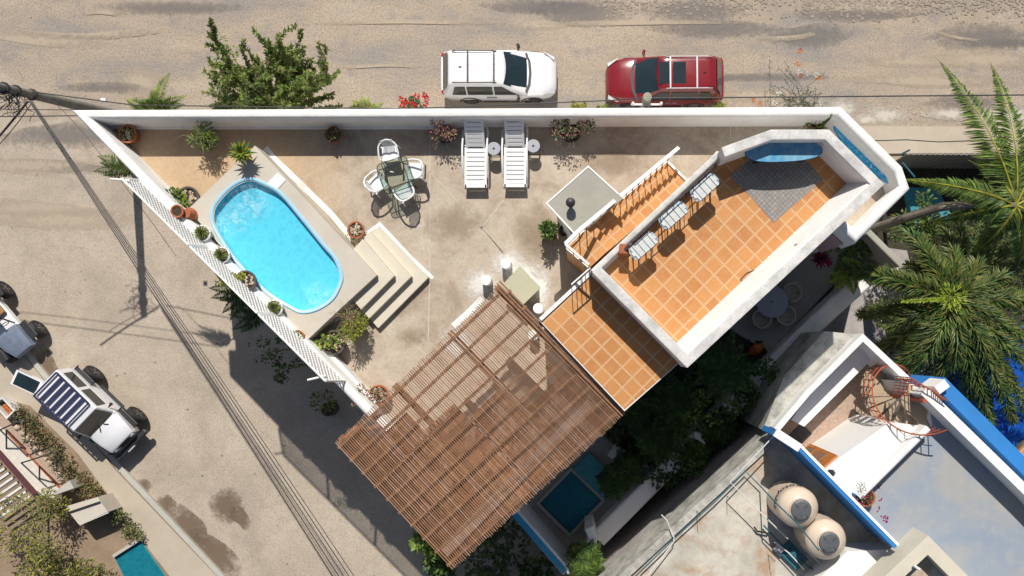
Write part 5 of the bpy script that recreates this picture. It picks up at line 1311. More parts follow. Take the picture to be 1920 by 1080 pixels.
def offroader(name, label, rack=True):
    t = thing(name, label, 'off-road car', (0, 0, 0), None, local=True); L, W, H = 3.75, 1.45, 1.85; h = L / 2; w = W / 2
    b = MB(); b.box((-.45, 0, .82), (2.55, W, .72)); b.build('body', 'carwhite', t, bevel=.06)
    b = MB(); loft(b, [[(x, -a, z) for a, z in q] + [(x, a, z) for a, z in q[::-1]] for x, q in ((.75, [(w, .55), (w, 1.1), (w * .8, 1.2)]), (1.3, [(w * .93, .55), (w * .93, 1.08), (w * .75, 1.17)]), (1.72, [(w * .84, .55), (w * .84, 1.03), (w * .66, 1.11)]), (1.78, [(w * .8, .55), (w * .8, .98), (w * .6, 1.06)]))]); b.build('hood', 'carwhite', t, smooth=True)
    b = MB(); loft(b, [[(x, -a, z) for a, z in q] + [(x, a, z) for a, z in q[::-1]] for x, q in ((-1.72, [(w, 1.15), (w * .9, H - .06), (w * .8, H)]), (.2, [(w, 1.15), (w * .9, H - .06), (w * .8, H)]), (.38, [(w, 1.15), (w * .9, H - .09), (w * .8, H - .03)]), (.74, [(w * .98, 1.12), (w * .97, 1.17), (w * .9, 1.2)]))]); b.build('hard_top', 'carwhite', t)
    b = MB(); b.add([(.78, -w * .86, 1.20), (.78, w * .86, 1.20), (.43, w * .80, H - .08), (.43, -w * .80, H - .08)], [[0, 1, 2, 3]]); b.build('windscreen', 'glass', t)
    for sg in (-1, 1):
        for xa, xb in ((-1.5, -.72), (-.55, .3)):
            b = MB(); y0, y1 = sg * (w + .012), sg * (w * .92 + .012); b.add([(xa, y0 * .998, 1.22), (xb, y0 * .998, 1.22), (xb, y1, H - .14), (xa, y1, H - .14)], [[0, 1, 2, 3][::sg]]); b.build('side_window', 'glass', t)
        for xx in (-1.18, 1.2):
            b = MB(); b.sweep([(xx - .46, sg * (w + .07)), (xx + .46, sg * (w + .07))], [(-.10, .88), (.10, .88), (.10, .94), (-.10, .94)]); b.build('fender', 'trim', t, bevel=.03); wheel(t, xx, sg * (w + .14), .4, .26)
        b = MB(); b.tube([(.5, sg * w, 1.25), (.5, sg * (w + .2), 1.3)], [.02, .07], 8); b.build('mirror', 'trim', t)
        b = MB(); b.beam((-.62, sg * (w + .06), .5), (.66, sg * (w + .06), .5), .12, .06); b.build('side_step', 'trim', t)
        b = MB(); m4 = Matrix.Rotation(R(90), 4, 'Y'); b.lathe((1.79, sg * .42, .9), [(.02, 0), (.12, 0), (.11, .04), (.02, .05)], 16, m4); b.build('headlight', 'lamp', t)
        b = MB(); b.tube([(.95, sg * .22, 1.2), (.8, sg * .1, 1.22)], .02, 5); b.build('wiper', 'trim', t)
        b = MB(); b.box((-1.74, sg * .6, .95), (.06, .14, .2)); b.build('tail_light', 'redlight', t)
    b = MB(); b.box((1.98, 0, .6), (.2, W * 1.12, .2)); b.build('front_bumper', 'trim', t, bevel=.04)
    b = MB(); b.box((1.8, 0, .84), (.03, .5, .3)); b.build('grille', 'trim', t)
    b = MB(); b.box((2.09, -.1, .62), (.02, .36, .12)); b.build('number_plate', 'paint', t)
    if rack:
        b = MB(); 
        for y in (-w * .86, w * .86): b.beam((-1.6, y, H + .1), (.1, y, H + .1), .05, .06)
        for x in (-1.6, .1): b.beam((x, -w * .86, H + .1), (x, w * .86, H + .1), .05, .06)
        for k in range(5): b.beam((-1.32 + k * .285, -w * .86, H + .1), (-1.32 + k * .285, w * .86, H + .1), .10, .03)
        b.build('roof_rack', 'navytrim', t)
        b = MB(); m4 = Matrix.Rotation(R(62), 4, 'Z'); c = Vector((-1.76, -w * .62, 0)); d = Vector((-.93, -.32, 0)).normalized(); e = c + d * 1.15
        b.beam(c + Vector((0, 0, .95)), e + Vector((0, 0, .95)), .07, .8); b.build('tailgate', 'carwhite', t)
        b = MB(); b.beam(c + d * .12 + Vector((0, 0, 1.6)), e - d * .1 + Vector((0, 0, 1.6)), .5, .03); b.build('rear_glass', 'glass', t)
        b = MB(); b.beam(c + d * .02 + Vector((0, 0, 1.585)), e + Vector((0, 0, 1.585)), .6, .02); b.build('rear_frame', 'carwhite', t)
    return t
j = offroader('parked_offroad_car', 'white boxy off-road car with dark roof rack and open tailgate by the kerb'); p = P(184, 769, .5); j.location = (p.x, p.y, 0); j.rotation_euler = (0, 0, R(-44))
def buggy():
    t = thing('parked_buggy', 'open topped grey and white buggy with big wheels cut off by the left edge', 'buggy', (0, 0, 0), local=True); w = .62
    b = MB(); b.box((-.35, 0, .62), (2.1, 1.1, .35)); b.build('body', 'carwhite', t, bevel=.08)
    b = MB(); loft(b, [[(x, -a, z) for a, z in q] + [(x, a, z) for a, z in q[::-1]] for x, q in ((.55, [(.58, .55), (.55, .98), (.4, 1.05)]), (1.1, [(.55, .5), (.5, .88), (.36, .96)]), (1.5, [(.46, .5), (.4, .74), (.28, .8)]))]); b.build('hood', 'buggy', t, smooth=True)
    for x, y in ((-1.1, -.75), (-1.1, .75), (1.0, -.78), (1.0, .78)): wheel(t, x, y, .38, .3)
    for y in (-.3, .3):
        b = MB(); b.box((-.35, y, .9), (.5, .46, .14)); b.box((-.62, y, 1.15), (.12, .46, .5)); b.build('seat', 'seat', t, bevel=.04)
    for y in (-.56, .56):
        b = MB(); b.tube([(.5, y, .95), (.1, y * .9, 1.75), (-.9, y * .9, 1.75), (-1.2, y, .8)], .03, 7); b.build('roll_bar', 'trim', t)
        b = MB(); b.box((1.0, y * 1.35, .86), (.8, .3, .05)); b.build('fender', 'trim', t, bevel=.02); b = MB(); b.box((-1.1, y * 1.35, .86), (.8, .3, .05)); b.build('fender', 'trim', t, bevel=.02)
    b = MB(); b.box((-.45, 0, 1.78), (1.0, 1.0, .04)); b.build('canopy', 'buggy', t, bevel=.02)
    b = MB(); b.tube([(.35, .3 + .16 * math.cos(a), 1.08 + .12 * math.sin(a)) for a in [k * .63 for k in range(11)]], .015, 5); b.build('steering_wheel', 'black', t)
    return t
g = buggy(); p = P(8, 605, .5); g.location = (p.x, p.y, 0); g.rotation_euler = (0, 0, R(-50))

# ------------------------------------------------------------------ trees, palms and shrubs
def plant(name, label, cat, base, group=None): return thing(name, label, cat, base, group)
def bushy(b, base, tip, lift, n, L, w, mis, rings=4):
    """foxtail frond: leaflets stand out all round the stem"""
    base, tip = Vector(base), Vector(tip); ctrl = base.lerp(tip, .5) + Vector((0, 0, lift))
    q = lambda t: base * (1 - t) ** 2 + ctrl * 2 * t * (1 - t) + tip * t * t
    b.mi = mis[-1]; b.tube([q(k / 8) for k in range(9)], [.03 * (1 - .8 * k / 8) for k in range(9)], 5)
    for i in range(n):
        t = .12 + .88 * i / n; p = q(t); tan = (q(min(1, t + .02)) - q(t - .02)).normalized(); side = tan.cross(Vector((0, 0, 1))).normalized(); up = side.cross(tan)
        k = min(1, .45 + 1.2 * math.sin(math.pi * min(1, t * .8 + .15))) * (1 - .3 * t)
        for r_ in range(rings):
            a = 6.283 * (r_ + rnd(0, .9)) / rings; d = (side * math.cos(a) + up * math.sin(a) * .8 + tan * rnd(.5, .8)).normalized()
            b.leaf(p, d, up, L * k * rnd(.8, 1.1), w, random.choice(mis[:-1]), .2)
# foxtail palm
crown = P(1778, 562, 7.2); t = plant('foxtail_palm', 'large dark green foxtail palm with a lime yellow new spear, right of the house', 'palm tree', (crown.x, crown.y, 0))
b = MB(); b.tube([(crown.x, crown.y, 0), (crown.x + .05, crown.y, 4), (crown.x, crown.y, 6.9)], [.2, .15, .1], 12); b.build('trunk', 'bark', t)
tips = [(1572, 500, 6.2, 1.5), (1612, 590, 5.0, .9), (1690, 425, 5.8, 1.1), (1765, 420, 5.6, 1.2), (1860, 430, 5.6, 1.1), (1935, 480, 5.4, 1.1), (1955, 560, 5.2, 1.0), (1945, 650, 5.2, 1.0), (1890, 725, 5.2, 1.0), (1815, 750, 5.2, 1.0), (1745, 735, 5.4, 1.1), (1655, 715, 5.6, 1.2), (1700, 700, 6.2, 1.3), (1640, 660, 5.0, .9), (1870, 600, 6.4, .9), (1830, 520, 6.6, .9), (1700, 500, 5.8, .9), (1900, 790, 5.0, .8), (1850, 770, 4.8, .8), (1780, 690, 6.4, .9), (1850, 680, 6.2, .9), (1660, 610, 6.2, .8), (1960, 720, 5.0, .8), (1725, 640, 6.0, .7), (1740, 470, 6.2, .8), (1890, 640, 5.8, .8), (1900, 540, 6.0, .7), (1640, 520, 4.6, .6), (1690, 670, 4.4, .5), (1800, 400, 4.6, .6), (1930, 420, 4.6, .6), (1860, 820, 4.6, .5), (1940, 790, 4.4, .5)]
for i, (u, v, z, lf) in enumerate(tips):
    b = MB(); bushy(b, crown, P(u, v, z), lf, 120, .60, .055, [0, 1, 1, 2, 2, 3], 5); b.build('frond', ['g_dark', 'g_mid', 'g_olive', 'g_olive'], t)
b = MB(); bushy(b, crown + Vector((0, 0, .3)), P(1690, 566, 7.6), .5, 60, .14, .03, [0, 0, 0, 0]); clump(b, crown + Vector((-.15, .05, .6)), .35, 160, .22, .04, [0, 0]); b.build('new_spear', ['g_lime', 'g_lime'], t)
# coconut palm
cr = P(1905, 385, 8.4); t = plant('coconut_palm', 'coconut palm with long yellow ribbed fronds leaning over the pavement at the right edge', 'palm tree', P(1615, 452, 0))
b = MB(); b.tube([P(1615, 452, 0), P(1636, 430, 4.2), P(1700, 408, 6.2), P(1765, 388, 7.4), P(1850, 380, 8.0), cr], [.2, .17, .15, .14, .13, .12], 12); b.build('trunk', 'bark', t)
for (u, v, z, lf, L_) in [(1752, 104, 7.6, 1.2, .72), (1852, 108, 7.6, 1.2, .70), (1990, 90, 7.4, 1.2, .7), (1672, 335, 6.6, 1.3, .55), (1730, 420, 6.2, 1.3, .5), (2050, 300, 7, 1.2, .7), (1800, 495, 6.2, 1.2, .5), (1900, 520, 6.0, 1.0, .5), (2000, 480, 6.4, 1.2, .6), (1815, 300, 7.6, .9, .4)]:
    b = MB(); frond(b, cr, P(u, v, z), lf, 88, L_ * 1.25, .075, [0, 0, 1, 1, 2, 3], .035, .35, .45); b.build('frond', ['g_coco', 'g_mid', 'g_light', 'g_yellow'], t)
# undergrowth east
rr = random.Random(3)
for i, (u, v, r, z, m_, lab) in enumerate([(1900, 350, .9, 1.2, 'g_olive', 'olive shrub under the coconut palm next to the fence'), (1880, 450, 1.4, 3.0, 'g_mid', 'green shrub between the two big palms'), (1720, 410, .7, 3.2, 'g_mid', 'bright green shrub beside the turquoise pool cover'), (1700, 620, 1.0, 2.0, 'g_dark', 'dark shrub beneath the left fronds of the foxtail palm'), (1820, 640, 1.3, 3.2, 'g_dark', 'dark shrub beneath the lower fronds of the foxtail palm'), (1910, 560, 1.3, 3.4, 'g_dark', 'dark shrub beneath the right fronds of the foxtail palm'), (1790, 470, 1.3, 2.6, 'g_dark', 'dark shrub beneath the upper fronds of the foxtail palm')]):
    p = P(u, v, z); t = plant('shrub', lab, 'shrub', (p.x, p.y, 0), 'undergrowth beneath the palms'); b = MB()
    for k in range(16): clump(b, p + Vector((rnd(-r, r), rnd(-r, r), rnd(-.5, .5))), r * .42, 60, .2, .08, [0, 0, 1, 2])
    b.build('foliage', [m_, 'g_dark', 'g_olive'], t); b = MB(); b.tube([(p.x, p.y, 0), (p.x + .1, p.y, z * .6), (p.x, p.y, z)], [.08, .06, .03], 7); b.build('stem', 'bark', t)
def palmlet(name, label, u, v, z0, zc, tips, n=36, L=.32, w=.03, mats=('g_dark', 'g_mid', 'g_light', 'g_olive'), group=None, lift=.5):
    c = P(u, v, zc); t = plant(name, label, 'palm', (c.x, c.y, z0), group); b = MB(); b.tube([(c.x, c.y, z0), (c.x, c.y, zc)], [.09, .05], 8); b.build('trunk', 'bark', t)
    for (uu, vv, zz) in tips: b = MB(); frond(b, c, P(uu, vv, zz), lift, n, L, w, [0, 1, 1, 2, 3], .014, .2, .4); b.build('frond', list(mats), t)
    return t
palmlet('areca_palm', 'lime green areca palm at the back of the patio beside the maroon plant', 1590, 512, QZ, 5.6, [(1552, 512, 5.8), (1560, 545, 5.4), (1600, 555, 5.4), (1622, 520, 5.6), (1580, 480, 5.8), (1615, 490, 5.8), (1548, 530, 5.4)], 40, .36, .035, ('g_light', 'g_lime', 'g_light', 'g_yellow'))
palmlet('areca_palm', 'dark areca palm under the mauve wall face beside the patio', 1600, 470, 3, 5.4, [(1560, 470, 5.6), (1590, 440, 5.4), (1630, 450, 5.4), (1640, 480, 5.2), (1570, 490, 5.2)], 36, .34, .035)
def ring_tips(u, v, ru, z, n, seed):
    r_ = random.Random(seed); return [(u + ru * r_.uniform(.7, 1.1) * math.cos(6.283 * (k + r_.uniform(-.2, .2)) / n), v + ru * r_.uniform(.7, 1.1) * math.sin(6.283 * (k + r_.uniform(-.2, .2)) / n), z + r_.uniform(-.4, .3)) for k in range(n)]
for i, (u, v, ru, zc, lab) in enumerate([(1352, 690, 78, 7.0, 'big shaded palm crown beside the orange garden machine'), (1275, 760, 80, 6.2, 'shaded palm below the blue painted corner of the upper room'), (1235, 825, 62, 5.8, 'small shaded palm east of the pergola corner'), (1200, 770, 60, 5.6, 'shaded palm right under the lower tiled roof edge'), (1150, 900, 42, 5.6, 'small palm hanging over the courtyard pool'), (1175, 880, 45, 5.4, 'spiky palm beside the white courtyard seat'), (1345, 800, 50, 5.4, 'dark palm against the boundary wall'), (1098, 1052, 50, 6.6, 'pale green palm at the bottom end of the courtyard'), (1300, 850, 45, 5.0, 'dark palm at the lower end of the planting bed')]):
    palmlet('garden_palm', lab, u, v, QZ, zc, ring_tips(u, v, ru, zc - .5, 15, i), 40, .40, .032, ('g_dark', 'g_dark', 'g_mid', 'g_dark') if i < 7 else ('g_dark', 'g_mid', 'g_light', 'g_mid'), 'palms in the sunken garden')
for i, (u, v, r, zc, m2, lab) in enumerate([(1315, 768, .45, 6.0, 'g_light', 'lighter green leafy shrub in the middle of the dark garden'), (1385, 745, .5, 5.6, 'g_mid', 'leafy shrub near the boundary wall below the orange garden machine'), (1440, 700, .35, 6.4, 'g_mid', 'leafy sapling rising in front of the boundary wall'), (1400, 700, .45, 5.0, 'g_dark', 'dark shrub at the patio end of the planting bed'), (1250, 880, .5, 5.2, 'g_dark', 'dark shrub spilling over the boundary wall'), (1300, 880, .5, 5.2, 'g_mid', 'vine like shrub creeping over the boundary wall top'), (1225, 700, .5, 5.4, 'g_dark', 'dark shrub in the corner under both tiled floors'), (1200, 850, .5, 5.0, 'g_dark', 'dark shrub above the courtyard seat'), (1300, 720, .55, 5.0, 'g_dark', 'dark shrub under the upper parapet'), (1145, 800, .4, 5.0, 'g_dark', 'dark shrub under the pergola east corner'), (1085, 1035, .25, 5.0, 'g_brown', 'brown potted shrub on the corner of the courtyard pool coping')]):
    p = P(u, v, zc); t = plant('shrub', lab, 'shrub', (p.x, p.y, QZ), 'shrubs in the sunken garden'); b = MB()
    for k in range(9): clump(b, p + Vector((rnd(-r, r), rnd(-r, r), rnd(-.4, .3))), r * .5, 44, .15, .08, [0, 0, 1])
    b.build('foliage', [m2, 'g_dark'], t); b = MB(); b.tube([(p.x, p.y, QZ), (p.x, p.y, zc)], [.05, .02], 6); b.build('stem', 'bark', t)
# maroon plant
p = P(1537, 486, 5.2); t = plant('cordyline', 'maroon leaved plant with magenta centre beside the lime palm', 'plant', (p.x, p.y, QZ)); b = MB(); rosette(b, p, 40, .42, .09, [0, 0, 0, 1], 1.2)
for k in range(10): b.leaf(p + Vector((.15, -.1, .1)), rdir(.6), Vector((0, 0, 1)), .3, .09, 1)
b.build('leaves', ['maroon', 'f_magenta'], t)
p = P(1545, 465, 5.0); t = plant('shrub', 'small bright green shrub above the maroon plant', 'shrub', (p.x, p.y, QZ)); b = MB(); clump(b, p, .22, 60, .14, .1, [0, 1]); b.build('foliage', ['g_mid', 'g_light'], t)
# broadleaf shrubs at the bottom, outside the courtyard wall
for i, (u, v, r, zc, m1, m2, lab) in enumerate([(900, 1060, .8, 2.0, 'g_grey', 'g_mid', 'broad leaved grey green shrub below the pergola tip'), (960, 1010, .9, 1.6, 'g_grey', 'g_dark', 'dark broad leaved shrub beneath the pergola south edge'), (1010, 1070, .7, 1.6, 'g_dark', 'g_mid', 'dark shrub outside the sky blue wall'), (800, 1025, .35, 3.0, 'g_light', 'g_mid', 'bright leafy shrub poking out left of the pergola tip'), (830, 1060, .5, 2.4, 'g_mid', 'g_dark', 'green shrub at the foot of the pergola tip')]):
    p = P(u, v, zc); t = plant('shrub', lab, 'shrub', (p.x, p.y, 0), 'shrubs below the pergola'); b = MB()
    for k in range(10): clump(b, p + Vector((rnd(-r, r), rnd(-r, r), rnd(-.4, .4))), r * .45, 34, .24, .15, [0, 0, 1])
    b.build('foliage', [m1, m2], t); b = MB(); b.tube([(p.x, p.y, 0), (p.x, p.y, zc)], [.05, .02], 6); b.build('stem', 'bark', t)

# big shrub tree between street and long wall
base = P(640, 318, 0); t = plant('bushy_tree', 'big leafy green shrub tree with reaching branches behind the long white wall', 'tree', (base.x, base.y, 0))
fork = P(520, 215, 3.2); b = MB(); b.tube([base, base.lerp(fork, .5) + Vector((.1, .1, .3)), fork], [.14, .11, .09], 9)
ends = [(370, 118, 4.6), (372, 164, 4.0), (412, 62, 5.0), (446, 52, 5.0), (400, 92, 4.6), (498, 63, 4.8), (478, 82, 4.4), (528, 82, 4.6), (549, 73, 4.6), (583, 88, 4.6), (590, 112, 4.2), (638, 117, 4.4), (620, 140, 4.0), (628, 162, 3.6), (560, 110, 4.2), (510, 115, 4.4), (455, 110, 4.4), (430, 140, 4.2), (475, 150, 4.6), (530, 150, 4.4), (570, 160, 4.2), (600, 185, 3.6), (440, 180, 3.8), (500, 185, 4.0), (550, 190, 3.8), (640, 195, 3.2), (470, 195, 4.0), (420, 195, 3.6), (520, 170, 4.8), (590, 200, 3.4), (450, 165, 4.2), (545, 130, 4.6)]
paths = []; rq = random.Random(21)
def limb(a_, e_, r0, depth):
    n = 5; pts = [a_]; off = Vector((0, 0, 0))
    for k in range(1, n + 1):
        f = k / n; off = off * .6 + Vector((rq.uniform(-.13, .13), rq.uniform(-.13, .13), rq.uniform(-.06, .12))); pts.append(a_.lerp(e_, f) + off * (1 - f * .6))
    b.tube(pts, [r0 * (1 - .8 * k / n) + .003 for k in range(n + 1)], 5); paths.append((pts, depth))
    if depth < 2:
        for k in (2, 3, 4):
            if rq.random() < .8:
                d = (e_ - a_).normalized() * rq.uniform(.25, .55) + Vector((rq.uniform(-.45, .45), rq.uniform(-.45, .45), rq.uniform(-.2, .3))); limb(pts[k], pts[k] + d, r0 * .4, depth + 1)
for (u, v, z) in [(508 + (u_ - 508) * .94, 205 + (v_ - 205) * .84, z_) for u_, v_, z_ in ends]: limb(fork + Vector((rq.uniform(-.5, .5), rq.uniform(-.1, .2), 0)), P(u + rq.uniform(-12, 12), v + rq.uniform(-8, 8), z + rq.uniform(-.5, .4)), .04, 0 if rq.random() < .65 else 1)
b.build('trunk', 'bark', t)
b = MB()
for pts, dep in paths:
    f0 = 1.6 if dep == 0 else .3; top = rq.choice([[0, 1, 2], [1, 2, 3], [2, 3, 3], [1, 2, 2]])
    ln = sum((pts[k + 1] - pts[k]).length for k in range(5)); n = int(30 * ln) + 8
    for i in range(n):
        f = f0 + (4.99 - f0) * i / n; k = int(f); q = pts[k].lerp(pts[k + 1], f - k); tan = (pts[k + 1] - pts[k]).normalized()
        for s_ in range(2): d = (Vector((rnd(-1, 1), rnd(-1, 1), rnd(-.5, .8))) + tan * .6).normalized(); b.leaf(q, d, Vector((rnd(-.5, .5), rnd(-.5, .5), 1)), rnd(.10, .19), rnd(.05, .08), random.choice(top))
for _ in range(40):
    pts, dep = random.choice(paths[:40]); clump(b, pts[1].lerp(pts[3], rnd(0, 1)) + Vector((0, 0, -.3)), .26, 26, .15, .07, [1, 2, 3, 3])
b.build('crown', ['g_dark', 'g_mid', 'g_olive', 'g_light'], t)
palmlet('street_palm', 'young palm with one upright frond behind the west end of the long wall', 292, 212, 0, 2.2, [(322, 132, 3.6), (355, 178, 2.8), (352, 196, 2.6), (235, 186, 2.6), (255, 200, 2.4), (300, 160, 3.2), (335, 190, 2.4), (270, 185, 2.8)], 44, .42, .035, ('g_mid', 'g_light', 'g_olive', 'g_yellow'), 'palms behind the long wall')
palmlet('street_palm', 'dark palm frond showing left beneath the big shrub tree', 440, 215, 0, 2.4, [(412, 160, 3.2), (425, 145, 3.2), (408, 195, 2.8)], 46, .40, .03, ('g_dark', 'g_mid', 'g_mid', 'g_mid'), 'palms behind the long wall')
palmlet('street_palm', 'small yellow green palm between the big shrub tree and the red flowers', 690, 222, 0, 1.6, [(660, 185, 2.0), (680, 178, 2.2), (692, 182, 2.2), (722, 192, 1.9), (710, 198, 1.8)], 34, .3, .03, ('g_light', 'g_lime', 'g_light', 'g_olive'), 'palms behind the long wall')
palmlet('street_palm', 'palm fronds outside the south-west wall near the lattice start', 262, 318, 0, 6.4, [(180, 292, 6.2), (172, 322, 6.0), (192, 330, 5.8), (185, 305, 6.4)], 40, .42, .035, ('g_dark', 'g_mid', 'g_olive', 'g_olive'), 'palms outside the south-west wall')
palmlet('street_palm', 'dark palm fronds outside the lattice opposite the middle of the pool', 470, 545, 0, 5.6, [(388, 540, 5.2), (400, 510, 5.4), (392, 560, 5.0), (410, 565, 5.0), (415, 590, 4.8), (430, 605, 4.6)], 40, .42, .035, ('g_dark', 'g_mid', 'g_dark', 'g_olive'), 'palms outside the south-west wall')
palmlet('street_palm', 'dark palm fronds outside the lattice opposite the south end of the pool', 500, 590, 0, 4.6, [(425, 590, 4.2), (432, 620, 4.0), (450, 625, 4.0), (440, 570, 4.4)], 40, .42, .035, ('g_dark', 'g_dark', 'g_mid', 'g_mid'), 'palms outside the south-west wall')
for i, (u, v, r, z, mats, lab) in enumerate([(768, 190, .42, 1.0, ['g_mid', 'g_grey', 'g_dark'], 'low red flowering geranium bush left of the white car'), (1087, 194, .22, .35, ['g_yellow', 'g_olive', 'g_light'], 'yellow green grass tuft between the white and red cars'), (1130, 198, .2, .3, ['g_yellow', 'g_olive', 'g_light'], 'small grass tuft under the nose of the red car'), (1345, 202, .42, 1.0, ['g_yellow', 'g_lime', 'g_olive'], 'yellow green tuft behind the tail of the red car')]):
    p = P(u, v + 6, z); t = plant('small_shrub', lab, 'shrub', (p.x, p.y, 0), 'low plants along the long wall'); b = MB()
    for k in range(7): clump(b, p + Vector((rnd(-r, r), rnd(-r * .4, r * .5), rnd(-.2, .1))), r * .45, 50, .12, .05, [0, 1, 2])
    b.build('foliage', mats, t)
    if i == 0:
        for k, (uu, vv) in enumerate([(752, 186), (762, 190), (782, 180), (796, 178), (800, 184), (775, 196), (798, 195), (755, 198)]):
            b = MB(); clump(b, P(uu, vv, 1.35), .09, 30, .07, .06, [0]); b.build('blossom', ['f_red'], t)
p = P(1500, 212, .5); t = plant('wildflowers', 'straggly wildflowers with orange and white heads right of the red car', 'flowers', (p.x, p.y, 0)); b = MB(); hd = []
for k in range(26):
    q = P(1500 + random.gauss(0, 26), 208 + rnd(-6, 2), 0); e = P(1500 + random.gauss(0, 30), rnd(110, 200) if k < 12 else rnd(160, 200), rnd(.8, 2.2)); b.tube([q, q.lerp(e, .5) + Vector((rnd(-.1, .1), 0, .3)), e], .008, 4); hd.append(e)
    for j in range(9): f = rnd(.2, 1); b.leaf(q.lerp(e, f), rdir(.5), Vector((0, 0, 1)), .14, .03, 0)
b.build('stems', ['g_grey'], t)
for nm, m_, pts in (('orange_head', 'f_orange', [(1500, 96), (1496, 120), (1502, 142), (1535, 146), (1413, 187), (1425, 195)]), ('white_head', 'f_white', [(1530, 140), (1500, 135), (1460, 175), (1452, 193), (1540, 192), (1510, 138)])):
    for uu, vv in pts: b = MB(); clump(b, P(uu, vv, 1.6), .085, 26, .06, .05, [0]); b.build(nm, [m_], t)
for i, (u, v, zc, r, lab, fl) in enumerate([(505, 660, 3.4, .55, 'bougainvillea with dark red blooms in the shade outside the lattice', True), (545, 690, 3.2, .4, 'trailing shaded shrub below the lower lattice bracket', True)]):
    p = P(u, v, zc); t = plant('bougainvillea', lab, 'shrub', (p.x, p.y, 0), 'shrubs in the wall shadow'); b = MB()
    for k in range(6): clump(b, p + Vector((rnd(-r, r), rnd(-r, r), rnd(-.3, .3))), r * .35, 26, .14, .07, [0, 1])
    b.build('foliage', ['g_dark', 'g_mid'], t); b = MB()
    for k in range(3): clump(b, p + Vector((rnd(-r, r), rnd(-r, r), .4)), .05, 6, .09, .06, [0])
    b.build('blossom', ['maroon'], t); b = MB(); b.tube([(p.x + .3, p.y + .2, 0), p], [.05, .02], 6); b.build('stem', 'bark', t)
p = P(612, 768, 1.0); t = plant('street_planter', 'dark barrel planter with a shaded shrub at the foot of the wall', 'potted plant', (p.x, p.y, 0)); b = MB(); b.lathe((p.x, p.y, 0), [(.2, 0), (.3, .4), (.28, .85), (.25, .85), (.24, .7)], 18); b.build('pot', 'clay', t)
b = MB(); clump(b, p + Vector((.05, .35, .5)), .45, 160, .15, .06, [0, 1, 0]); b.build('foliage', ['g_olive', 'g_dark'], t)

# ------------------------------------------------------------------ utility poles and wires
T_ = P(-3, 163, 7.6); B_ = P(250, 222, 0); t = thing('utility_pole', 'leaning concrete utility pole with tangled cables at the upper left corner', 'utility pole', (B_.x, B_.y, 0))
b = MB(); b.tube([B_, B_.lerp(T_, .5), T_ + (T_ - B_) * .04], [.2, .17, .13], 14); b.build('pole', 'poleconcrete', t, smooth=True)
b = MB()
for k in range(34):
    f = rnd(.84, 1.02); q = B_.lerp(T_, f) + Vector((rnd(-.1, .1), -.12, rnd(-.1, .1))); pts = [q]
    for j in range(5): pts.append(pts[-1] + Vector((rnd(-.28, .2), rnd(-.22, .08), rnd(-.16, .08))))
    b.tube(pts, .011, 4)
b.build('cable_tangle', 'greencable', t)
b = MB()
b = MB()
for f in (.80, .9, .97): b = MB(); q = B_.lerp(T_, f); b.lathe((q.x, q.y, q.z), [(.19, -.05), (.2, 0), (.19, .05)], 12); b.build('clamp', 'dark', t)
b = MB(); q = P(195, 188, 6.4); b.box(q, (.16, .1, .12)); b.build('junction_box', 'paint', t)
q2 = P(1214, 181, 9.6); t = thing('utility_pole', 'short weathered wooden utility pole in front of the dark red car', 'utility pole', (q2.x, q2.y, 0))
b = MB(); b.tube([(q2.x - .1, q2.y - .1, 0), (q2.x, q2.y, 9.6)], [.15, .125], 14); pl = b.build('pole', 'polewood', t, smooth=True)
b = MB()
for z in (9.1, 8.7, 8.2): b.lathe((q2.x - .005, q2.y - .01, z), [(.135, -.02), (.14, 0), (.135, .02)], 14)
b.build('band', 'dark', t)
b = MB(); b.beam((q2.x - .45, q2.y - .12, 9.25), (q2.x + .45, q2.y - .12, 9.25), .05, .05)
for dx in (-.4, .42): b.tube([(q2.x + dx, q2.y - .12, 9.25), (q2.x + dx, q2.y - .12, 9.4)], .04, 8)
b.build('cross_bracket', 'pvc', t)
def wire(pts, r, label, grp, sag=.25, name='overhead_wire'):
    w = []
    for i in range(len(pts) - 1):
        a_, c_ = P(*pts[i]), P(*pts[i + 1])
        for k in range(12): f = k / 12; q = a_.lerp(c_, f); q.z -= sag * 4 * f * (1 - f); w.append(q)
    w.append(P(*pts[-1])); b = MB(); b.tube(w, r, 5); o = b.build(name, 'greencable'); tag(o, label, 'wire', grp)
for i, (o_, z, r) in enumerate([(0, 7.3, .018), (7, 7.1, .016), (13, 7.2, .012), (19, 6.9, .016), (25, 6.8, .012)]):
    wire([(55 + o_ * .2, 190, z), (655 - 30 + o_ * 1.6, 1082, z - .3), (1290 + o_, 2090, z)], r, ['overhead wire of the street bundle, lowest and thickest on the left', 'overhead wire of the street bundle, second from its left side', 'overhead wire in the middle of the street bundle', 'overhead wire of the street bundle, second from its right side', 'overhead wire on the right side of the street bundle'][i], 'parallel wires over the street', .05)
wire([(52, 190, 7.2), (-60, 320, 6.6)], .035, 'thick cable dropping from the leaning pole to the left edge', None, .05)
wire([(60, 192, 7.1), (-30, 300, 6.4)], .014, 'thin cable beside the thick one at the left edge', None, .1)
wire([(-300, 220, 7.2), (152, 217, 8.2)], .016, 'horizontal wire reaching the west tip of the white wall', None, .02)
wire([(-300, 200, 7.2), (150, 206, 8.0)], .012, 'thinner horizontal wire just above the one at the west wall tip', None, .05)
wire([(60, 172, 7.4), (250, 197, 7.6), (760, 204, 8.2), (1150, 188, 8.8), (1206, 184, 9.2)], .018, 'wire running along the long wall from the leaning pole to the wooden pole', None, .0)
wire([(1222, 184, 9.2), (1920, 178, 8.6), (2500, 175, 8.8)], .02, 'wire running right from the wooden pole along the wall', None, .0)
wire([(95, 185, 7.2), (165, 260, 7.0), (330, 480, 6.8)], .008, 'thin loose wire curving from the leaning pole across the lattice', None, .1)

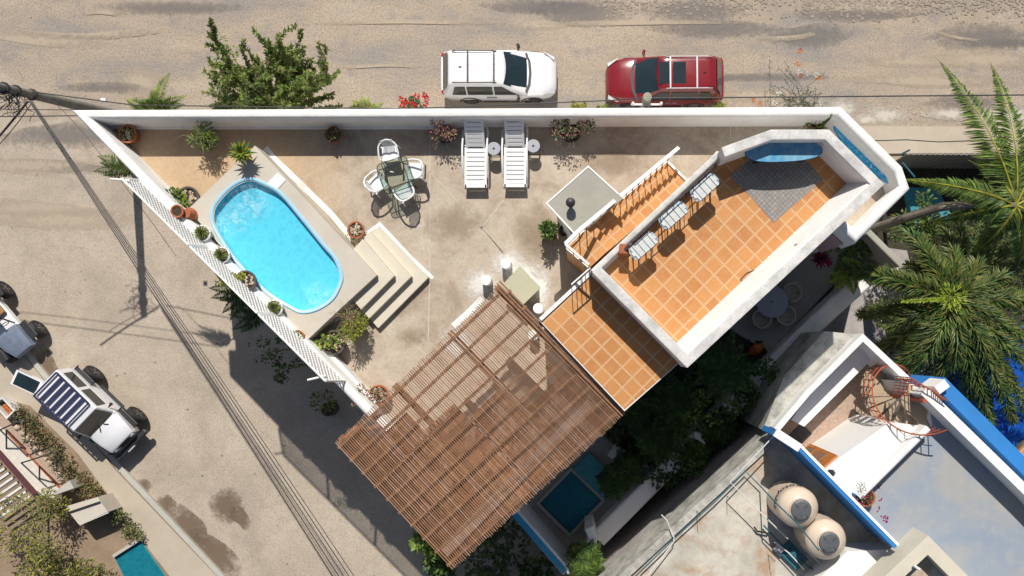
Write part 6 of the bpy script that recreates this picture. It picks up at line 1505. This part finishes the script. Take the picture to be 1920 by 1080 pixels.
# ------------------------------------------------------------------ yard at the lower left
yz = .14
b = MB(); b.sheet(PP([(-60, 745), (14, 811), (118, 921), (100, 935), (68, 927), (0, 850), (-60, 790)], .15), .17); struct(b, 'paved_path', 'whitetile')
b = MB(); b.sheet(PP([(-60, 735), (30, 798), (142, 915), (118, 921), (14, 811), (-60, 745)], .15), .175); struct(b, 'gravel_path', 'brick')
b = MB(); b.sweep([P(u, v, .2) for u, v in [(-60, 790), (0, 850), (68, 927)]], [(-.09, .1), (.09, .1), (.09, .3), (-.09, .3)]); tag(b.build('drain_channel', 'drain'), 'dark maroon channel edge along the pale paved path', 'channel')
b = MB(); b.sweep([P(u, v, .2) for u, v in [(14, 811), (118, 921)]], [(-.03, .1), (.03, .1), (.03, .24), (-.03, .24)]); tag(b.build('path_edging', 'terracotta'), 'brick red edging between the paved and gravel paths', 'edging')
t = thing('louvred_roof', 'white slatted roof strip below the paved path at the left edge', 'roof', P(20, 905, .1))
for k in range(13):
    q = P(-40 + k * 8, 826 + k * 8.7, .9); b = MB(); b.beam(q, q + Vector((-1.3, -.9, 0)), .09, .03); b.build('slat', 'pvc', t)
b = MB()
for k in range(30):
    u, v = 24 + k * 4.3 + rr.uniform(-1.5, 1.5), 794 + k * 4.7 + rr.uniform(-1.5, 1.5)
    p = P(u, v, .2)
    if k % 2 == 0:
        s_ = rr.uniform(.09, .14); b.lathe((p.x, p.y, .12), [(s_ * .7, 0), (s_, s_ * .5), (s_ * .7, s_), (s_ * .2, s_ * 1.2)], 7)
tag(b.build('border_stones', 'stone', smooth=True), 'row of pale rounded border stones along the gravel path', 'stones', kind='stuff')
def hedge(label, pts, r, n, m_, z=.4, name='hedge'):
    c = P(*pts[len(pts) // 2], 0); t = thing(name, label, 'hedge', c); b = MB()
    for i in range(n):
        f = rnd(0, len(pts) - 1.001); k = int(f); a_ = P(*pts[k], z); c_ = P(*pts[k + 1], z); clump(b, a_.lerp(c_, f - k) + Vector((rnd(-r, r), rnd(-r, r), rnd(-.2, .25))), .2, 40, .10, .05, [0, 1, 2, 3])
    b.build('foliage', m_, t)
hedge('low dry green hedge strip between the pavement and the border stones', [(36, 765), (62, 800), (90, 838), (125, 880), (165, 915), (190, 935)], .28, 75, ['g_olive', 'g_dark', 'g_dry', 'g_brown'])
hedge('short green hedge near the mesh covered box', [(222, 965), (238, 985), (255, 1003)], .2, 18, ['g_mid', 'g_olive', 'g_dark', 'g_dry'])
for i, (u, v, rx, ry, zc, lab) in enumerate([(35, 985, 1.3, 1.2, 1.8, 'large yellow green bush filling the bottom left corner'), (95, 1062, .9, .6, 1.4, 'yellow green bush right of the largest one at the bottom edge'), (165, 1075, .5, .3, 1.0, 'low bush at the bottom edge near the teal pond'), (95, 950, .5, .4, 1.2, 'bright bush at the end of the paved path')]):
    p = P(u, v, zc); t = thing('bush', lab, 'bush', (p.x, p.y, .13), 'bushes in the bottom left yard'); b = MB()
    for k in range(int(30 * rx)): clump(b, p + Vector((rnd(-rx, rx), rnd(-ry, ry), rnd(-.5, .3))), .34, 46, .16, .05, [0, 1, 1, 2, 3])
    b.build('foliage', ['g_dark', 'g_olive', 'g_yellow', 'g_dry'], t); b = MB(); b.tube([(p.x, p.y, .1), (p.x, p.y, zc)], [.08, .04], 6); b.build('stem', 'bark', t)
q = PP([(122, 950), (183, 932), (202, 960), (148, 984)], 1.1); t = thing('mesh_box', 'tan box with a wire mesh lid standing at the end of the hedge', 'box', (q[0].x, q[0].y, .13))
b = MB(); b.prism([(a.x, a.y) for a in q], .13, 1.1); b.build('box_body', 'deck', t)
b = MB(); b.beam(q[0].lerp(q[3], .3) + Vector((0, 0, .05)), q[1].lerp(q[2], .3) + Vector((0, 0, .05)), .05, .05); b.build('lid_bar', 'dark', t)
t = thing('mesh_fence', 'low chain mesh fence panel casting a net shadow beside the tan box', 'fence', P(185, 985, .13)); b = MB(); f0, f1 = P(150, 984, 1.1), P(204, 961, 1.1)
for k in range(15):
    for sg in (0, 1):
        a_ = f0.lerp(f1, k / 15); c_ = f0.lerp(f1, (k + 1) / 15); 
        for j in range(9): z0_, z1_ = .13 + j * .11, .13 + (j + 1) * .11; b.beam((a_.x, a_.y, z0_ if sg else z1_), (c_.x, c_.y, z1_ if sg else z0_), .01, .01)
b.build('mesh', 'dark', t)
b = MB(); b.beam(f0, f1, .03, .03); b.build('top_rail', 'pvc', t)
b = MB(); b.prism(PP([(92, 932), (140, 915), (132, 900)], .9), .13, .95); tag(b.build('end_wall', 'kerb'), 'grey end wall piece closing the paved path', 'wall')
for i, (fr, lab) in enumerate([([(0, 806, 1.6), (48, 784, 1.6), (47, 830, .14)], 'dark pipe frame at the head of the gravel path'), ([(40, 868, 1.6), (107, 847, 1.6), (106, 884, .14)], 'dark pipe frame arching over the middle of the paved path'), ([(12, 806, 1.2), (12, 842, .14)], 'short dark post near the left edge of the paved path'), ([(74, 874, 1.2), (74, 898, .14)], 'short dark post in the lower half of the paved path')]):
    b = MB(); b.tube([P(*a_) for a_ in fr] , .03, 6); b.tube([P(*fr[0]), P(fr[0][0], fr[0][1], .14)], .03, 6); tag(b.build('pergola_hoop', 'dark'), lab, 'hoop')
t = thing('firewood_crate', 'grey slatted crate of orange gourds at the left edge by the hedge', 'crate', P(12, 765, .13)); q = PP([(-12, 756), (4, 746), (26, 770), (12, 784)], .6)
b = MB(); b.sweep([(a.x, a.y) for a in q], [(-.03, .13), (.03, .13), (.03, .6), (-.03, .6)], closed=True); b.build('crate', 'pvc', t)
for k, (u, v) in enumerate([(6, 762), (13, 770), (9, 766), (16, 775)]): p = P(u, v, .5); b = MB(); b.lathe((p.x, p.y, .3), [(.04, 0), (.09, .05), (.09, .12), (.04, .15)], 10); b.build('gourd', 'orange', t, smooth=True)
b = MB(); b.sheet(PP([(215, 1043), (263, 1013), (330, 1110), (260, 1130)], .15), .19); o = b.build('pond', 'tealwater'); o['kind'] = 'structure'
b = MB(); b.sheet(PP([(213, 1042), (263, 1011), (332, 1110), (258, 1132)], .15), .165); struct(b, 'pond_bed', 'tealliner')
b = MB(); b.sweep([P(u, v, .3) for u, v in [(212, 1043), (264, 1010)]], [(-.06, .1), (.06, .1), (.06, .32), (-.06, .32)]); tag(b.build('pond_edge', 'kerb'), 'pale kerb along the top of the teal pond', 'kerb')
